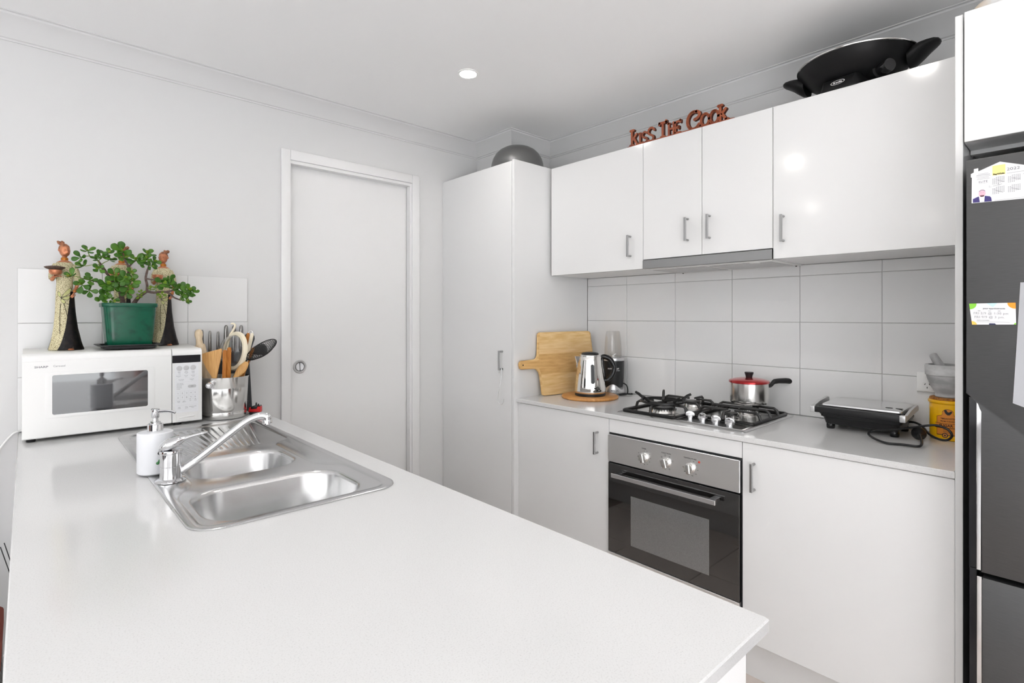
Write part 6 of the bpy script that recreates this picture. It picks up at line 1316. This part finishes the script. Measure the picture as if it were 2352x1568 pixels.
bm = new(); lathe(bm, [(.050, 0), (.060, .02), (.062, .15), (.040, .30), (.022, .36), (.026, .40), (.020, .40), (.018, .35), (0, .10)], (.06, 2.07, 0), 32); obj('vase', bm, m_white, t, 60)
for a, b in (((.055, 2.07, .12), (-.0520, 2.0790, .6830)), ((.060, 2.07, .12), (-.0440, 2.0700, .6950))):
    bm = new(); tube(bm, [a, V(a).lerp(V(b), .5) + V((.012, 0, 0)), b], .0013, 5, True, 4); obj('reed', bm, m_blk, t, 60)

# ================================================================ THE LIVING SIDE OF THE ROOM (unseen furniture, added so chrome and glass reflect something dark)
m_sofa = mat('charcoal_fabric', srgb(62, 62, 66), .9, bump=.4, bscale=300); m_timber = wood('brown_stained_timber', srgb(120, 66, 40), srgb(88, 46, 28), 6, (1, 1, 8), .35)
t = thing('sofa', 'charcoal three-seat sofa added out of view for dark reflections', 'sofa', (-3.7, -.6, 0))
obj('base', bbox(-4.12, -3.25, -1.75, .55, .08, .30, .02, 2), m_sofa, t)
obj('backrest', bbox(-4.15, -3.92, -1.75, .55, .30, .84, .05, 3), m_sofa, t)
for a, b in ((-1.95, -1.75), (.55, .75)): obj('armrest', bbox(-4.15, -3.25, a, b, .08, .62, .04, 3), m_sofa, t)
for k in range(3): obj('seat_cushion', bbox(-3.90, -3.22, -1.74 + .763 * k, -.985 + .763 * k, .30, .46, .04, 3), m_sofa, t)
for x in (-4.05, -3.32):
    for y in (-1.85, .65): obj('foot', bbox(x - .03, x + .03, y - .03, y + .03, 0, .0805), m_black, t, 0)
t = thing('bookcase', 'tall brown timber bookcase added behind the camera for dark reflections', 'bookcase', (1.65, -3.4, 0))
for x in (1.05, 2.22): obj('side', bbox(x, x + .03, -3.58, -3.26, 0, 1.95), m_timber, t, 0)
for k in range(6): obj('shelf', bbox(1.081, 2.219, -3.56, -3.262, .05 + .374 * k, .08 + .374 * k), m_timber, t, 0)
obj('back', bbox(1.081, 2.219, -3.578, -3.561, .0, 1.95), m_timber, t, 0)
for k, (z, x0, x1) in enumerate(((.081, 1.15, 1.6), (.455, 1.5, 2.1), (.829, 1.12, 1.7), (1.203, 1.4, 2.15))):
    b_ = obj('unseen_box', bbox(x0, x1, -3.54, -3.28, z + .0005, z + .22, .006), [m_black, m_sofa, m_rust, m_sofa][k], None, 0); tag(b_, ['black box added unseen on the lowest bookcase shelf', 'charcoal box added unseen on the second bookcase shelf', 'rust-red box added unseen on the third bookcase shelf', 'charcoal box added unseen on the fourth bookcase shelf'][k], 'box', 'unseen boxes added on the bookcase')
t = thing('sideboard', 'low brown timber sideboard added out of view for the chrome to reflect', 'sideboard', (-3.9, 1.9, 0))
obj('carcass', bbox(-4.18, -3.75, 1.30, 2.62, .10, .84, .004), m_timber, t, 0)
for k in range(3):
    d = obj('door', bbox(-3.749, -3.731, 1.305 + .437 * k, 1.738 + .437 * k, .12, .82, .002), m_timber, t, 0); bm = new(); lathe(bm, [(.008, 0), (.012, .014), (.006, .02), (0, .02)], (-3.7315, 1.70 + .437 * k, .55), 14, M.Rotation(PI / 2, 4, 'Y')); obj('knob', bm, m_nickel, d)
for x in (-4.12, -3.81):
    for y in (1.36, 2.56): obj('leg', bbox(x - .025, x + .025, y - .025, y + .025, 0, .1005), m_timber, t, 0)
t = thing('television', 'flat black television added unseen on the sideboard for dark reflections', 'television', (-3.95, 1.95, .84))
obj('stand', bbox(-4.06, -3.86, 1.75, 2.15, .8405, .856, .003), m_black, t); obj('neck', bbox(-3.99, -3.955, 1.90, 2.00, .8555, .95), m_black, t)
sc_ = obj('screen', bbox(-4.0, -3.95, 1.40, 2.52, .93, 1.58, .006), m_blackg, t)
